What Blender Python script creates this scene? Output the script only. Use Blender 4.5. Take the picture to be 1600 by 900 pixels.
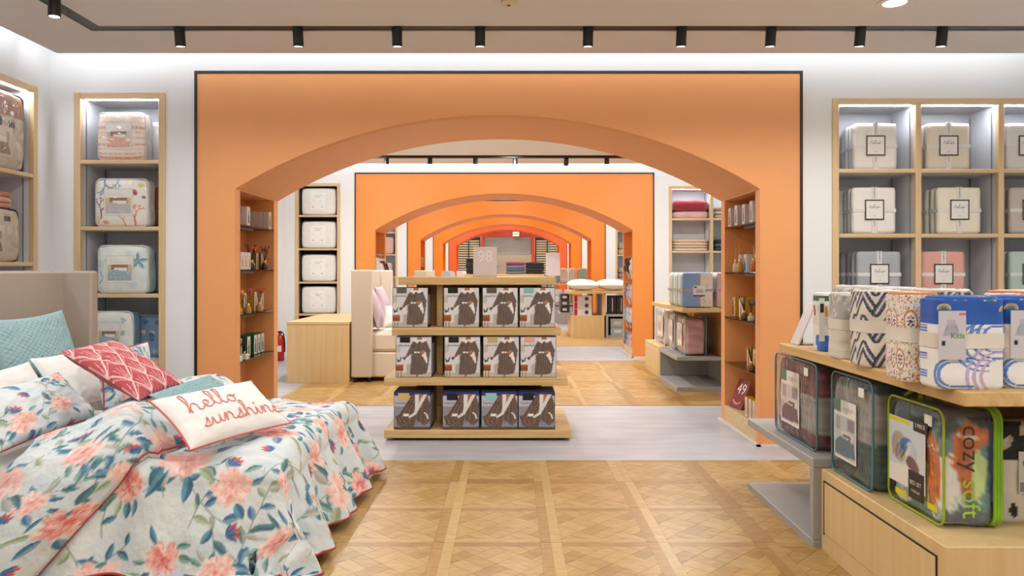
import bpy, math, random
import numpy as np
from mathutils import Vector, Matrix, noise
random.seed(7)
rng = np.random.default_rng(7)
for o in list(bpy.data.objects):
    bpy.data.objects.remove(o)
C = bpy.context.scene.collection
SC = bpy.context.scene
# ---------------------------------------------------------------- camera
F, VX, VY, H = 1150.0, 797.0, 424.0, 1.5
cd = bpy.data.cameras.new('camera')
cam = bpy.data.objects.new('camera', cd)
C.objects.link(cam)
cam.location = (0, 0, H)
cam.rotation_euler = (math.pi / 2, 0, 0)
cd.sensor_width = 36
cd.lens = 36 * F / 1600
cd.shift_x = (800 - VX) / 1600
cd.shift_y = -(450 - VY) / 1600
cd.clip_end = 300
SC.camera = cam
SC.view_settings.view_transform = 'Standard'
SC.view_settings.look = 'None'
SC.view_settings.exposure = -0.12
SC.view_settings.gamma = 1
SC.view_settings.use_curve_mapping = False
SC.cycles.max_bounces = 7
SC.cycles.diffuse_bounces = 4
SC.cycles.glossy_bounces = 2
SC.cycles.use_adaptive_sampling = True
SC.cycles.adaptive_threshold = 0.07
SC.cycles.transmission_bounces = 4
SC.cycles.transparent_max_bounces = 8
SC.cycles.sample_clamp_indirect = 4
SC.cycles.caustics_reflective = False
SC.cycles.caustics_refractive = False
SC.cycles.use_denoising = True
# ---------------------------------------------------------------- world
w = bpy.data.worlds.new('world')
SC.world = w
w.use_nodes = True
w.node_tree.nodes['Background'].inputs[0].default_value = (1, 0.97, 0.94, 1)
w.node_tree.nodes['Background'].inputs[1].default_value = 0.35
# ---------------------------------------------------------------- lights
ZC = 3.257                       # ceiling of the near bays
XL, XR = -3.95, 5.2              # side walls
AY = [6.32 + 6.5 * k for k in range(5)]   # front plane of each arch wall
TH = 1.15
A_SPRING = [2.209, 2.217, 2.34, 2.50, 2.63]
A_APEX = [2.841, 2.856, 3.00, 3.16, 3.34]
A_TOP = [3.20, 3.20, 3.35, 3.52, 3.68]
CEIL = [ZC, 3.29, 3.55, 3.7, 3.85, 3.95]
CEIL_EDGE = [5.93, 12.2, 18.9, 25.4, 31.9, 38.7]
BAYS = [(-3.5, 6.32)] + [(AY[k] + TH, AY[k] + 6.5) for k in range(4)] + [(AY[4] + TH, 39.0)]

def lamp(kind, name, loc, rot, energy, color=(1, 1, 1), **kw):
    d = bpy.data.lights.new(name, kind)
    d.energy = energy
    d.color = color
    for k, v in kw.items():
        setattr(d, k, v)
    o = bpy.data.objects.new(name, d)
    C.objects.link(o)
    o.location = loc
    o.rotation_euler = rot
    return o

WARM = (1.0, 0.97, 0.93)
COOL = (0.93, 0.965, 1.0)
TRACK_X0 = [(px - VX) / F * 5.33 for px in (280, 465, 620, 750, 919, 1065, 1205, 1345, 1473)]
TRACK_X1 = [(px - VX) / F * 11.4 for px in (604, 672, 743, 805, 885, 948, 1012)]
# added, unseen fill lamps in the ceiling over the near bay (rows nearer than the picture's upper edge) and the other bays
for y in (-1.2, 1.4, 3.7):
    for x in (-2.4, 0.0, 2.5, 4.4):
        lamp('AREA', 'fill_lamp', (x, y, ZC - 0.012), (0, 0, 0), 24, WARM, shape='DISK', size=0.22)
for k in range(1, 6):
    y0, y1 = BAYS[k]
    for fy in (0.3, 0.68):
        for x in (-2.2, 0.0, 2.4):
            lamp('AREA', 'fill_lamp', (x, y0 + fy * (y1 - y0), CEIL[k] - 0.012), (0, 0, 0), 44, WARM if k < 3 else (1, .93, .85), shape='DISK', size=0.22)
# cove strips above the ceiling edge, washing the arch walls
for k in range(0, 6):
    ye = CEIL_EDGE[k]
    lamp('AREA', 'cove_lamp', (0.4, ye - 0.03, CEIL[k] + 0.12), (math.radians(-78), 0, math.pi), 38, COOL, shape='RECTANGLE', size=8.4, size_y=0.06)
lamp('AREA', 'cove_lamp', (-3.62, 2.2, ZC + 0.12), (0, math.radians(82), 0), 26, COOL, shape='RECTANGLE', size=0.06, size_y=7.4)
# ---------------------------------------------------------------- colour and materials
def lin(c):
    if isinstance(c, str):
        c = c.lstrip('#')
        c = tuple(int(c[i:i + 2], 16) / 255 for i in (0, 2, 4))
    return tuple((x / 12.92 if x <= 0.04045 else ((x + 0.055) / 1.055) ** 2.4) for x in c[:3])

def rgb(c):
    if isinstance(c, str):
        c = c.lstrip('#')
        return tuple(int(c[i:i + 2], 16) / 255 for i in (0, 2, 4))
    return c

MATS = {}
def mat(name, color='#ffffff', rough=0.6, vcol=False, coat=0.0, metal=0.0, noise_amt=0.0, noise_scale=30, bump=0.0, bump_scale=80, stretch=(1, 1, 1), color2=None, emit=None, emit_s=0, spec=0.5, sheen=0.0, weave=0.0, random_v=0.0, coat_rough=0.08, coat_bump=0.0, bump_d=0.01):
    if name in MATS:
        return MATS[name]
    m = bpy.data.materials.new(name)
    m.use_nodes = True
    nt = m.node_tree
    N, L = nt.nodes, nt.links
    b = N['Principled BSDF']
    b.inputs['Roughness'].default_value = rough
    b.inputs['Metallic'].default_value = metal
    b.inputs['Specular IOR Level'].default_value = spec
    b.inputs['Coat Weight'].default_value = coat
    b.inputs['Coat Roughness'].default_value = coat_rough
    if sheen:
        b.inputs['Sheen Weight'].default_value = sheen
    tc = N.new('ShaderNodeTexCoord')
    mp = N.new('ShaderNodeMapping')
    mp.inputs['Scale'].default_value = stretch
    L.new(tc.outputs['Object'], mp.inputs['Vector'])
    src = None
    if vcol:
        at = N.new('ShaderNodeAttribute')
        at.attribute_name = 'Col'
        src = at.outputs['Color']
    else:
        b.inputs['Base Color'].default_value = (*lin(color), 1)
    if noise_amt or color2:
        nz = N.new('ShaderNodeTexNoise')
        nz.inputs['Scale'].default_value = noise_scale
        nz.inputs['Detail'].default_value = 5
        L.new(mp.outputs['Vector'], nz.inputs['Vector'])
        mx = N.new('ShaderNodeMix')
        mx.data_type = 'RGBA'
        if color2:
            rp = N.new('ShaderNodeValToRGB')
            rp.color_ramp.elements[0].position = 0.35
            rp.color_ramp.elements[1].position = 0.68
            L.new(nz.outputs['Fac'], rp.inputs['Fac'])
            L.new(rp.outputs['Color'], mx.inputs['Factor'])
            mx.inputs[6].default_value = (*lin(color), 1)
            mx.inputs[7].default_value = (*lin(color2), 1)
        else:
            mx.blend_type = 'MULTIPLY'
            mx.inputs['Factor'].default_value = noise_amt
            if src:
                L.new(src, mx.inputs[6])
            else:
                mx.inputs[6].default_value = (*lin(color), 1)
            rp = N.new('ShaderNodeValToRGB')
            rp.color_ramp.elements[0].position = 0.25
            rp.color_ramp.elements[0].color = (0.25, 0.25, 0.25, 1)
            rp.color_ramp.elements[1].position = 0.7
            L.new(nz.outputs['Fac'], rp.inputs['Fac'])
            L.new(rp.outputs['Color'], mx.inputs[7])
        src = mx.outputs[2]
    if random_v:
        oi = N.new('ShaderNodeObjectInfo')
        hs = N.new('ShaderNodeHueSaturation')
        ma = N.new('ShaderNodeMapRange')
        ma.inputs[3].default_value = 1 - random_v
        ma.inputs[4].default_value = 1 + random_v
        L.new(oi.outputs['Random'], ma.inputs[0])
        L.new(ma.outputs[0], hs.inputs['Value'])
        if src:
            L.new(src, hs.inputs['Color'])
        else:
            hs.inputs['Color'].default_value = (*lin(color), 1)
        src = hs.outputs['Color']
    if src:
        L.new(src, b.inputs['Base Color'])
    if bump or weave:
        bp = N.new('ShaderNodeBump')
        bp.inputs['Strength'].default_value = bump or weave
        bp.inputs['Distance'].default_value = bump_d
        if weave:
            wv = N.new('ShaderNodeTexChecker')
            wv.inputs['Scale'].default_value = bump_scale
            L.new(mp.outputs['Vector'], wv.inputs['Vector'])
            L.new(wv.outputs['Fac'], bp.inputs['Height'])
        else:
            nb = N.new('ShaderNodeTexNoise')
            nb.inputs['Scale'].default_value = bump_scale
            nb.inputs['Detail'].default_value = 3
            L.new(mp.outputs['Vector'], nb.inputs['Vector'])
            L.new(nb.outputs['Fac'], bp.inputs['Height'])
        L.new(bp.outputs['Normal'], b.inputs['Normal'])
    if coat_bump:
        bp = N.new('ShaderNodeBump')
        bp.inputs['Strength'].default_value = coat_bump
        bp.inputs['Distance'].default_value = 0.02
        nb = N.new('ShaderNodeTexNoise')
        nb.inputs['Scale'].default_value = 9
        nb.inputs['Detail'].default_value = 2
        nb.inputs['Distortion'].default_value = 1.5
        L.new(tc.outputs['Object'], nb.inputs['Vector'])
        L.new(nb.outputs['Fac'], bp.inputs['Height'])
        L.new(bp.outputs['Normal'], b.inputs['Coat Normal'])
    if emit:
        b.inputs['Emission Color'].default_value = (*lin(emit), 1)
        b.inputs['Emission Strength'].default_value = emit_s
    MATS[name] = m
    return m

def wood_mat(name, c1, c2, axis=0, rough=0.45, scale=3.0):
    """wood with long grain along one local axis"""
    if name in MATS:
        return MATS[name]
    m = bpy.data.materials.new(name)
    m.use_nodes = True
    N, L = m.node_tree.nodes, m.node_tree.links
    b = N['Principled BSDF']
    b.inputs['Roughness'].default_value = rough
    tc = N.new('ShaderNodeTexCoord')
    mp = N.new('ShaderNodeMapping')
    s = [scale * 7, scale * 7, scale * 7]
    s[axis] = scale * 0.35
    mp.inputs['Scale'].default_value = s
    oi = N.new('ShaderNodeObjectInfo')
    va = N.new('ShaderNodeVectorMath')
    va.operation = 'MULTIPLY_ADD'
    va.inputs[1].default_value = (13, 13, 13)
    L.new(oi.outputs['Random'], va.inputs[0])
    L.new(tc.outputs['Object'], va.inputs[2])
    L.new(va.outputs[0], mp.inputs['Vector'])
    nz = N.new('ShaderNodeTexNoise')
    nz.inputs['Scale'].default_value = 1
    nz.inputs['Detail'].default_value = 6
    nz.inputs['Distortion'].default_value = 0.6
    L.new(mp.outputs['Vector'], nz.inputs['Vector'])
    rp = N.new('ShaderNodeValToRGB')
    rp.color_ramp.elements[0].position = 0.3
    rp.color_ramp.elements[1].position = 0.7
    rp.color_ramp.elements[0].color = (*lin(c2), 1)
    rp.color_ramp.elements[1].color = (*lin(c1), 1)
    L.new(nz.outputs['Fac'], rp.inputs['Fac'])
    L.new(rp.outputs['Color'], b.inputs['Base Color'])
    MATS[name] = m
    return m

def clear_mat(name, tint, gloss=0.25, bump=0.25, rough=0.04, ior=1.45, base=0.03):
    """thin clear film or glass: see-through with a mirror share that follows the viewing angle"""
    if name in MATS:
        return MATS[name]
    m = bpy.data.materials.new(name)
    m.use_nodes = True
    N, L = m.node_tree.nodes, m.node_tree.links
    N.remove(N['Principled BSDF'])
    out = [n for n in N if n.type == 'OUTPUT_MATERIAL'][0]
    tr = N.new('ShaderNodeBsdfTransparent')
    tr.inputs[0].default_value = (*lin(tint), 1)
    gl = N.new('ShaderNodeBsdfGlossy')
    gl.inputs['Roughness'].default_value = rough
    fr = N.new('ShaderNodeLayerWeight')
    fr.inputs[0].default_value = 0.5
    pw = N.new('ShaderNodeMath')
    pw.operation = 'POWER'
    pw.inputs[1].default_value = 4
    sc_ = N.new('ShaderNodeMath')
    sc_.operation = 'MULTIPLY_ADD'
    sc_.inputs[1].default_value = 0.75
    sc_.inputs[2].default_value = base
    L.new(fr.outputs['Facing'], pw.inputs[0])
    L.new(pw.outputs[0], sc_.inputs[0])
    mx = N.new('ShaderNodeMixShader')
    if bump:
        bp = N.new('ShaderNodeBump')
        bp.inputs['Strength'].default_value = bump
        bp.inputs['Distance'].default_value = 0.02
        nz = N.new('ShaderNodeTexNoise')
        nz.inputs['Scale'].default_value = 13
        nz.inputs['Detail'].default_value = 2
        nz.inputs['Distortion'].default_value = 1.2
        tc = N.new('ShaderNodeTexCoord')
        mp = N.new('ShaderNodeMapping')
        mp.inputs['Rotation'].default_value = (0.5, 0, 0)
        mp.inputs['Scale'].default_value = (1.5, 2.2, 0.5)
        L.new(tc.outputs['Object'], mp.inputs['Vector'])
        L.new(mp.outputs['Vector'], nz.inputs['Vector'])
        L.new(nz.outputs['Fac'], bp.inputs['Height'])
        L.new(bp.outputs['Normal'], gl.inputs['Normal'])
        L.new(bp.outputs['Normal'], fr.inputs['Normal'])
    L.new(sc_.outputs[0], mx.inputs[0])
    L.new(tr.outputs[0], mx.inputs[1])
    L.new(gl.outputs[0], mx.inputs[2])
    L.new(mx.outputs[0], out.inputs[0])
    MATS[name] = m
    return m

# ---------------------------------------------------------------- mesh helpers
class MB:
    def __init__(s):
        s.v, s.f, s.c, s.mi, s.col, s.m = [], [], [], [], (1, 1, 1), 0
    def add(s, vs, fs, cols=None):
        n = len(s.v)
        s.v.extend(vs)
        s.c.extend(cols if cols is not None else [s.col] * len(vs))
        for f in fs:
            s.f.append([i + n for i in f])
            s.mi.append(s.m)
        return s
    def paint(s, c):
        s.col = lin(c)
        return s
    def box(s, x0, x1, y0, y1, z0, z1, r=0.0):
        if r <= 0:
            vs = [(x, y, z) for x in (x0, x1) for y in (y0, y1) for z in (z0, z1)]
            return s.add(vs, [(0, 1, 3, 2), (4, 6, 7, 5), (0, 4, 5, 1), (2, 3, 7, 6), (0, 2, 6, 4), (1, 5, 7, 3)])
        r = min(r, (x1 - x0) * .49, (y1 - y0) * .49, (z1 - z0) * .49)
        X, Y, Z = (x0, x1), (y0, y1), (z0, z1)
        vs, idx = [], {}
        for i in (0, 1):
            for j in (0, 1):
                for k in (0, 1):
                    sx, sy, sz = (1, -1)[i] * r, (1, -1)[j] * r, (1, -1)[k] * r
                    for a, p in enumerate(((X[i], Y[j] + sy, Z[k] + sz), (X[i] + sx, Y[j], Z[k] + sz), (X[i] + sx, Y[j] + sy, Z[k]))):
                        idx[i, j, k, a] = len(vs)
                        vs.append(p)
        g = lambda i, j, k, a: idx[i, j, k, a]
        fs = []
        for i in (0, 1):
            q = [g(i, 0, 0, 0), g(i, 1, 0, 0), g(i, 1, 1, 0), g(i, 0, 1, 0)]
            fs.append(q if i else q[::-1])
            q = [g(0, i, 0, 1), g(1, i, 0, 1), g(1, i, 1, 1), g(0, i, 1, 1)]
            fs.append(q[::-1] if i else q)
            q = [g(0, 0, i, 2), g(1, 0, i, 2), g(1, 1, i, 2), g(0, 1, i, 2)]
            fs.append(q if i else q[::-1])
        for a in (0, 1):
            for b in (0, 1):
                q = [g(a, b, 0, 0), g(a, b, 0, 1), g(a, b, 1, 1), g(a, b, 1, 0)]
                fs.append(q if a != b else q[::-1])
                q = [g(a, 0, b, 0), g(a, 0, b, 2), g(a, 1, b, 2), g(a, 1, b, 0)]
                fs.append(q if a == b else q[::-1])
                q = [g(0, a, b, 1), g(0, a, b, 2), g(1, a, b, 2), g(1, a, b, 1)]
                fs.append(q if a != b else q[::-1])
        for i in (0, 1):
            for j in (0, 1):
                for k in (0, 1):
                    t = [g(i, j, k, 0), g(i, j, k, 1), g(i, j, k, 2)]
                    fs.append(t if (i + j + k) % 2 else t[::-1])
        return s.add(vs, fs)
    def poly(s, pts, fn, col=None):
        """flat polygon; fn maps (a,b) to xyz"""
        vs = [fn(a, b) for a, b in pts]
        return s.add(vs, [list(range(len(vs)))], [lin(col)] * len(vs) if col else None)
    def prism(s, pts, axis, a, b):
        """polygon (counter-clockwise list of 2-D points) pulled along an axis from a to b"""
        put = {'x': lambda p, t: (t, p[0], p[1]), 'y': lambda p, t: (p[0], t, p[1]), 'z': lambda p, t: (p[0], p[1], t)}[axis]
        n = len(pts)
        vs = [put(p, a) for p in pts] + [put(p, b) for p in pts]
        fs = [list(range(n))[::-1], list(range(n, 2 * n))] + [[i, (i + 1) % n, n + (i + 1) % n, n + i] for i in range(n)]
        return s.add(vs, fs)
    def tube(s, path, r, n=6, closed=False, r2=None):
        P = [Vector(p) for p in path]
        m = len(P)
        vs, fs = [], []
        up = Vector((0.123, 0.257, 0.95)).normalized()
        for i, p in enumerate(P):
            if closed:
                t = P[(i + 1) % m] - P[i - 1]
            else:
                t = P[min(i + 1, m - 1)] - P[max(i - 1, 0)]
            if t.length < 1e-9:
                t = Vector((0, 0, 1))
            t.normalize()
            a = t.cross(up)
            if a.length < 1e-3:
                a = t.cross(Vector((1, 0, 0)))
            a.normalize()
            b = t.cross(a)
            rr = r if r2 is None else r + (r2 - r) * i / max(1, m - 1)
            for k in range(n):
                an = 2 * math.pi * k / n
                vs.append(tuple(p + a * (rr * math.cos(an)) + b * (rr * math.sin(an))))
        for i in range(m if closed else m - 1):
            j = (i + 1) % m
            for k in range(n):
                fs.append([i * n + k, i * n + (k + 1) % n, j * n + (k + 1) % n, j * n + k])
        if not closed:
            fs.append(list(range(n)))
            fs.append(list(range((m - 1) * n, m * n))[::-1])
        return s.add(vs, fs)
    def lathe(s, prof, c=(0, 0, 0), n=12, ax='z'):
        vs, fs = [], []
        for r, z in prof:
            for k in range(n):
                an = 2 * math.pi * k / n
                p = (r * math.cos(an), r * math.sin(an), z)
                if ax == 'y':
                    p = (p[0], p[2], p[1])
                vs.append((c[0] + p[0], c[1] + p[1], c[2] + p[2]))
        m = len(prof)
        for i in range(m - 1):
            for k in range(n):
                fs.append([i * n + k, i * n + (k + 1) % n, (i + 1) * n + (k + 1) % n, (i + 1) * n + k])
        fs.append(list(range(n))[::-1])
        fs.append(list(range((m - 1) * n, m * n)))
        return s.add(vs, fs)
    def ball(s, c, r, sq=(1, 1, 1), n=10):
        prof = [(max(1e-4, r * math.sin(math.pi * i / n)), -r * math.cos(math.pi * i / n)) for i in range(n + 1)]
        k = len(s.v)
        s.lathe(prof, (0, 0, 0), n + 2)
        for i in range(k, len(s.v)):
            p = s.v[i]
            s.v[i] = (c[0] + p[0] * sq[0], c[1] + p[1] * sq[1], c[2] + p[2] * sq[2])
        return s
    def grid(s, fn, nu, nv, colfn=None, cu=False):
        """fn(u,v) with u,v in 0..1; cu closes the u direction"""
        vs, cs, fs = [], [], []
        mu = nu if cu else nu + 1
        for j in range(nv + 1):
            for i in range(mu):
                u, v = i / nu, j / nv
                vs.append(tuple(fn(u, v)))
                if colfn:
                    cs.append(lin(colfn(u, v)))
        for j in range(nv):
            for i in range(nu):
                a, b = j * mu + i, j * mu + (i + 1) % mu
                fs.append([a, b, b + mu, a + mu])
        return s.add(vs, fs, cs if colfn else None)
    def mesh(s, name, mats, smooth=False):
        me = bpy.data.meshes.new(name)
        me.from_pydata(s.v, [], s.f)
        at = me.color_attributes.new('Col', 'FLOAT_COLOR', 'POINT')
        arr = np.ones((len(s.v), 4), dtype=np.float32)
        arr[:, :3] = np.array(s.c, dtype=np.float32).reshape(-1, 3)
        at.data.foreach_set('color', arr.ravel())
        for m in (mats if isinstance(mats, (list, tuple)) else [mats]):
            me.materials.append(m)
        me.polygons.foreach_set('material_index', s.mi)
        if smooth:
            me.polygons.foreach_set('use_smooth', [True] * len(s.f))
        me.update()
        return me
    def build(s, name, mats, parent=None, loc=(0, 0, 0), rot=(0, 0, 0), smooth=False):
        return put(name, s.mesh(name, mats, smooth), parent, loc, rot)

def put(name, me, parent=None, loc=(0, 0, 0), rot=(0, 0, 0)):
    o = bpy.data.objects.new(name, me)
    C.objects.link(o)
    o.location = loc
    o.rotation_euler = rot
    if parent is not None:
        o.parent = parent
    return o

def tag(o, label=None, cat=None, group=None, kind=None):
    if label:
        o['label'] = label
    if cat:
        o['category'] = cat
    if group:
        o['group'] = group
    if kind:
        o['kind'] = kind
    return o

def thing(name, label, cat, loc=(0, 0, 0), rz=0.0, group=None, rot=None):
    o = bpy.data.objects.new(name, None)
    C.objects.link(o)
    o.location = loc
    o.rotation_euler = rot if rot else (0, 0, rz)
    return tag(o, label, cat, group)

def struct(name, mb, m, parent=None, smooth=False):
    o = mb.build(name, m, parent, smooth=smooth)
    if parent is None:
        o['kind'] = 'structure'
    return o

def dup(root, loc, rz=None, label=None, group=None):
    r = root.copy()
    C.objects.link(r)
    r.location = loc
    if rz is not None:
        r.rotation_euler = (0, 0, rz)
    if label:
        r['label'] = label
    if group:
        r['group'] = group
    for ch in list(root.children):
        c = ch.copy()
        C.objects.link(c)
        c.parent = r
        for g in list(ch.children):
            d = g.copy()
            C.objects.link(d)
            d.parent = c
    return r

def W(px, py, Y):
    """picture point at depth Y -> world X, Z"""
    return (px - VX) / F * Y, H - (py - VY) / F * Y

def smoothpath(P, k=6, closed=False):
    P = [Vector(p) for p in P]
    n, out = len(P), []
    for i in range(n if closed else n - 1):
        if closed:
            a, b, c, d = P[i - 1], P[i], P[(i + 1) % n], P[(i + 2) % n]
        else:
            a, b, c, d = P[max(i - 1, 0)], P[i], P[i + 1], P[min(i + 2, n - 1)]
        for j in range(k):
            t = j / k
            out.append(0.5 * ((2 * b) + (c - a) * t + (2 * a - 5 * b + 4 * c - d) * t * t + (3 * b - a - 3 * c + d) * t ** 3))
    if not closed:
        out.append(P[-1])
    return out

def text_mesh(body, size=1.0, align='CENTER', mirror=False, extrude=0.0):
    cu = bpy.data.curves.new('lettering', 'FONT')
    cu.body = body
    cu.size = size
    cu.align_x = align
    cu.align_y = 'CENTER'
    cu.extrude = extrude
    cu.resolution_u = 3
    ob = bpy.data.objects.new('lettering', cu)
    C.objects.link(ob)
    bpy.context.view_layer.update()
    me = bpy.data.meshes.new_from_object(ob.evaluated_get(bpy.context.evaluated_depsgraph_get()))
    bpy.data.objects.remove(ob)
    if mirror:
        for v in me.vertices:
            v.co.x = -v.co.x
    return me

def lettering(body, size, m, parent, loc, rot, name='lettering', mirror=False):
    me = text_mesh(body, size, mirror=mirror)
    me.materials.clear()
    me.materials.append(m)
    return put(name, me, parent, loc, rot)

# ---------------------------------------------------------------- flat print: painted into a small array, carried as vertex colours
class Canvas:
    def __init__(s, w, h, bg='#ffffff'):
        s.w, s.h = w, h
        s.a = np.empty((h, w, 3), dtype=np.float32)
        s.a[:] = rgb(bg)
    def _blend(s, x0, x1, y0, y1, fn, wrap):
        xi = np.arange(int(math.floor(x0)), int(math.ceil(x1)) + 1)
        yi = np.arange(int(math.floor(y0)), int(math.ceil(y1)) + 1)
        if not wrap:
            xi = xi[(xi >= 0) & (xi < s.w)]
            yi = yi[(yi >= 0) & (yi < s.h)]
        if len(xi) == 0 or len(yi) == 0:
            return
        gx, gy = np.meshgrid(xi + .5, yi + .5)
        al, col = fn(gx, gy)
        ix = np.ix_(yi % s.h, xi % s.w)
        s.a[ix] = s.a[ix] * (1 - al[..., None]) + col * al[..., None]
    def ell(s, cx, cy, rx, ry, rot=0, col='#000000', col2=None, alpha=1.0, wrap=False):
        """ellipse, coordinates in unit widths; col at the middle running to col2 at the tip (+x end)"""
        cx, cy, rx, ry = cx * s.w, cy * s.w, rx * s.w, ry * s.w
        R = max(rx, ry) + 1
        ca, sa = math.cos(rot), math.sin(rot)
        c1, c2 = np.array(rgb(col)), np.array(rgb(col2 or col))
        def fn(gx, gy):
            dx, dy = gx - cx, gy - cy
            u, v = (dx * ca + dy * sa) / rx, (-dx * sa + dy * ca) / ry
            d = u * u + v * v
            al = np.clip((1 - d) * 4, 0, 1) * alpha
            t = np.clip((u + 1) / 2, 0, 1)[..., None]
            return al, c1 * (1 - t) + c2 * t
        s._blend(cx - R, cx + R, cy - R, cy + R, fn, wrap)
    def poly(s, pts, col, alpha=1.0, wrap=False):
        p = np.array(pts, dtype=float) * s.w
        c = np.array(rgb(col))
        def fn(gx, gy):
            ins = np.zeros(gx.shape, bool)
            n = len(p)
            for i in range(n):
                (xa, ya), (xb, yb) = p[i], p[i - 1]
                if ya == yb:
                    continue
                cond = ((ya > gy) != (yb > gy)) & (gx < (xb - xa) * (gy - ya) / (yb - ya) + xa)
                ins ^= cond
            return ins * alpha, np.broadcast_to(c, gx.shape + (3,))
        s._blend(p[:, 0].min(), p[:, 0].max(), p[:, 1].min(), p[:, 1].max(), fn, wrap)
    def rect(s, x0, y0, x1, y1, col, alpha=1.0, wrap=False):
        s.poly([(x0, y0), (x1, y0), (x1, y1), (x0, y1)], col, alpha, wrap)
    def line(s, pts, wd, col, alpha=1.0, wrap=False):
        p = [np.array(q, dtype=float) * s.w for q in pts]
        c = np.array(rgb(col))
        hw = wd * s.w / 2
        for a, b in zip(p[:-1], p[1:]):
            def fn(gx, gy):
                d = b - a
                t = np.clip(((gx - a[0]) * d[0] + (gy - a[1]) * d[1]) / max(1e-6, d @ d), 0, 1)
                dist = np.hypot(gx - a[0] - t * d[0], gy - a[1] - t * d[1])
                return np.clip(hw - dist + .5, 0, 1) * alpha, np.broadcast_to(c, gx.shape + (3,))
            s._blend(min(a[0], b[0]) - hw - 1, max(a[0], b[0]) + hw + 1, min(a[1], b[1]) - hw - 1, max(a[1], b[1]) + hw + 1, fn, wrap)
    def leaf(s, x, y, ln, wd, an, col, col2=None, wrap=False, bend=0.0):
        N = 7
        up, dn = [], []
        for i in range(N + 1):
            t = i / N
            b = bend * ln * t * t
            hw = wd * math.sin(math.pi * t) ** 0.8 * (1 - .25 * t)
            up.append((t * ln, b + hw))
            dn.append((t * ln, b - hw))
        ca, sa = math.cos(an), math.sin(an)
        T = lambda q: (x + q[0] * ca - q[1] * sa, y + q[0] * sa + q[1] * ca)
        mid = [(t / N * ln, bend * ln * (t / N) ** 2) for t in range(N + 1)]
        s.poly([T(q) for q in up] + [T(q) for q in mid[::-1]], col, 1, wrap)
        s.poly([T(q) for q in mid] + [T(q) for q in dn[::-1]], col2 or col, 1, wrap)
    def soften(s, k=2):
        a = s.a
        for ax in (0, 1):
            a = sum(np.roll(a, d, ax) for d in range(-k, k + 1)) / (2 * k + 1)
        s.a = a
        return s
    def at(s, u, v):
        return s.a[int(v * s.h) % s.h, int(u * s.w) % s.w]

def arc_table(ec, es, a, b, t0, t1, n=1500):
    """superellipse arc sampled at even spacing: returns f(u) -> (cos part, sin part)"""
    t = np.linspace(t0, t1, n)
    c = np.sign(np.cos(t)) * np.abs(np.cos(t)) ** ec
    s_ = np.sign(np.sin(t)) * np.abs(np.sin(t)) ** es
    d = np.concatenate([[0], np.cumsum(np.hypot(np.diff(c * a), np.diff(s_ * b)))])
    q = np.linspace(0, d[-1], 601)
    C_, S_ = np.interp(q, d, c), np.interp(q, d, s_)
    def f(u):
        x = min(600, max(0, u * 600))
        i = min(599, int(x))
        k = x - i
        return C_[i] * (1 - k) + C_[i + 1] * k, S_[i] * (1 - k) + S_[i + 1] * k
    return f

def catmull2(pts, k=5):
    return [(p.x, p.y) for p in smoothpath([(a, b, 0) for a, b in pts], k)]

# ---------------------------------------------------------------- palette
M_WALL = mat('white_paint', '#e9eaeb', 0.85, bump=0.02, bump_scale=200)
M_CEIL = mat('ceiling_paint', '#e5e3e1', 0.9, bump=0.02, bump_scale=200)
M_BLACK = mat('black_metal', '#0d0d0d', 0.45)
ORANGE = [mat('orange_paint_%d' % i, c, 0.5, noise_amt=0.03, noise_scale=4) for i, c in enumerate(('#eca468', '#eb9145', '#ec8730', '#ef8015', '#ee6120'))]
M_RED = mat('red_paint', '#c63a17', 0.5)
WOOD_X = wood_mat('maple_x', '#dcc29a', '#cfae80', 0)
WOOD_Y = wood_mat('maple_y', '#dcc29a', '#cfae80', 1)
WOOD_Z = wood_mat('maple_z', '#dcc29a', '#cfae80', 2)
OAK_X = wood_mat('oak_x', '#d9b981', '#c59e62', 0, scale=4)
OAK_Y = wood_mat('oak_y', '#d9b981', '#c59e62', 1, scale=4)
PALE_X = wood_mat('pale_maple_x', '#dfc594', '#d5b680', 0, scale=2.5)
PALE_Z = wood_mat('pale_maple_z', '#dfc594', '#d5b680', 2, scale=2.5)
DARKWOOD = wood_mat('dark_oak', '#b58a4c', '#9d7439', 2)  # deeper brown wood for spines, dividers and posts
M_GREY = mat('grey_laminate', '#a6a6a4', 0.5, noise_amt=0.05, noise_scale=8)
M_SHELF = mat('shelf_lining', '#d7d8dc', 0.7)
M_PRINT = mat('printed_card', vcol=True, rough=0.45)
M_GLOSS = mat('printed_gloss', vcol=True, rough=0.25)
M_CLOTH = mat('printed_cloth', vcol=True, rough=0.85, bump=0.15, bump_scale=180, sheen=0.15)
M_DUVET = mat('floral_cotton', vcol=True, rough=0.8, bump=0.8, bump_scale=7, stretch=(1, 1.8, 1), sheen=0.1, bump_d=0.03)
M_PUFF = mat('bagged_cloth', vcol=True, rough=0.7, coat=1.0, coat_rough=0.07, coat_bump=0.9, bump=0.1, bump_scale=30)
M_LINEN = mat('linen', '#b5a798', 0.9, noise_amt=0.25, noise_scale=90, stretch=(1, 1, 6), bump=0.2, bump_scale=200)
M_LINEN2 = mat('pale_linen', '#d3c6b4', 0.9, noise_amt=0.15, noise_scale=90, stretch=(1, 1, 6), bump=0.15, bump_scale=200)
M_WHITE = mat('white_cotton', '#eeebe6', 0.9, bump=0.2, bump_scale=14)
M_GLASS = clear_mat('shelf_glass', '#b9c2b4', bump=0)
M_VINYL = clear_mat('clear_vinyl', '#fafbfb', bump=1.0, rough=0.1, base=0.05)
M_ACRYL = clear_mat('clear_acrylic', '#e9eceb', bump=0)
M_LED = mat('led_strip', '#ffffff', emit='#eef4ff', emit_s=75)
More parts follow.
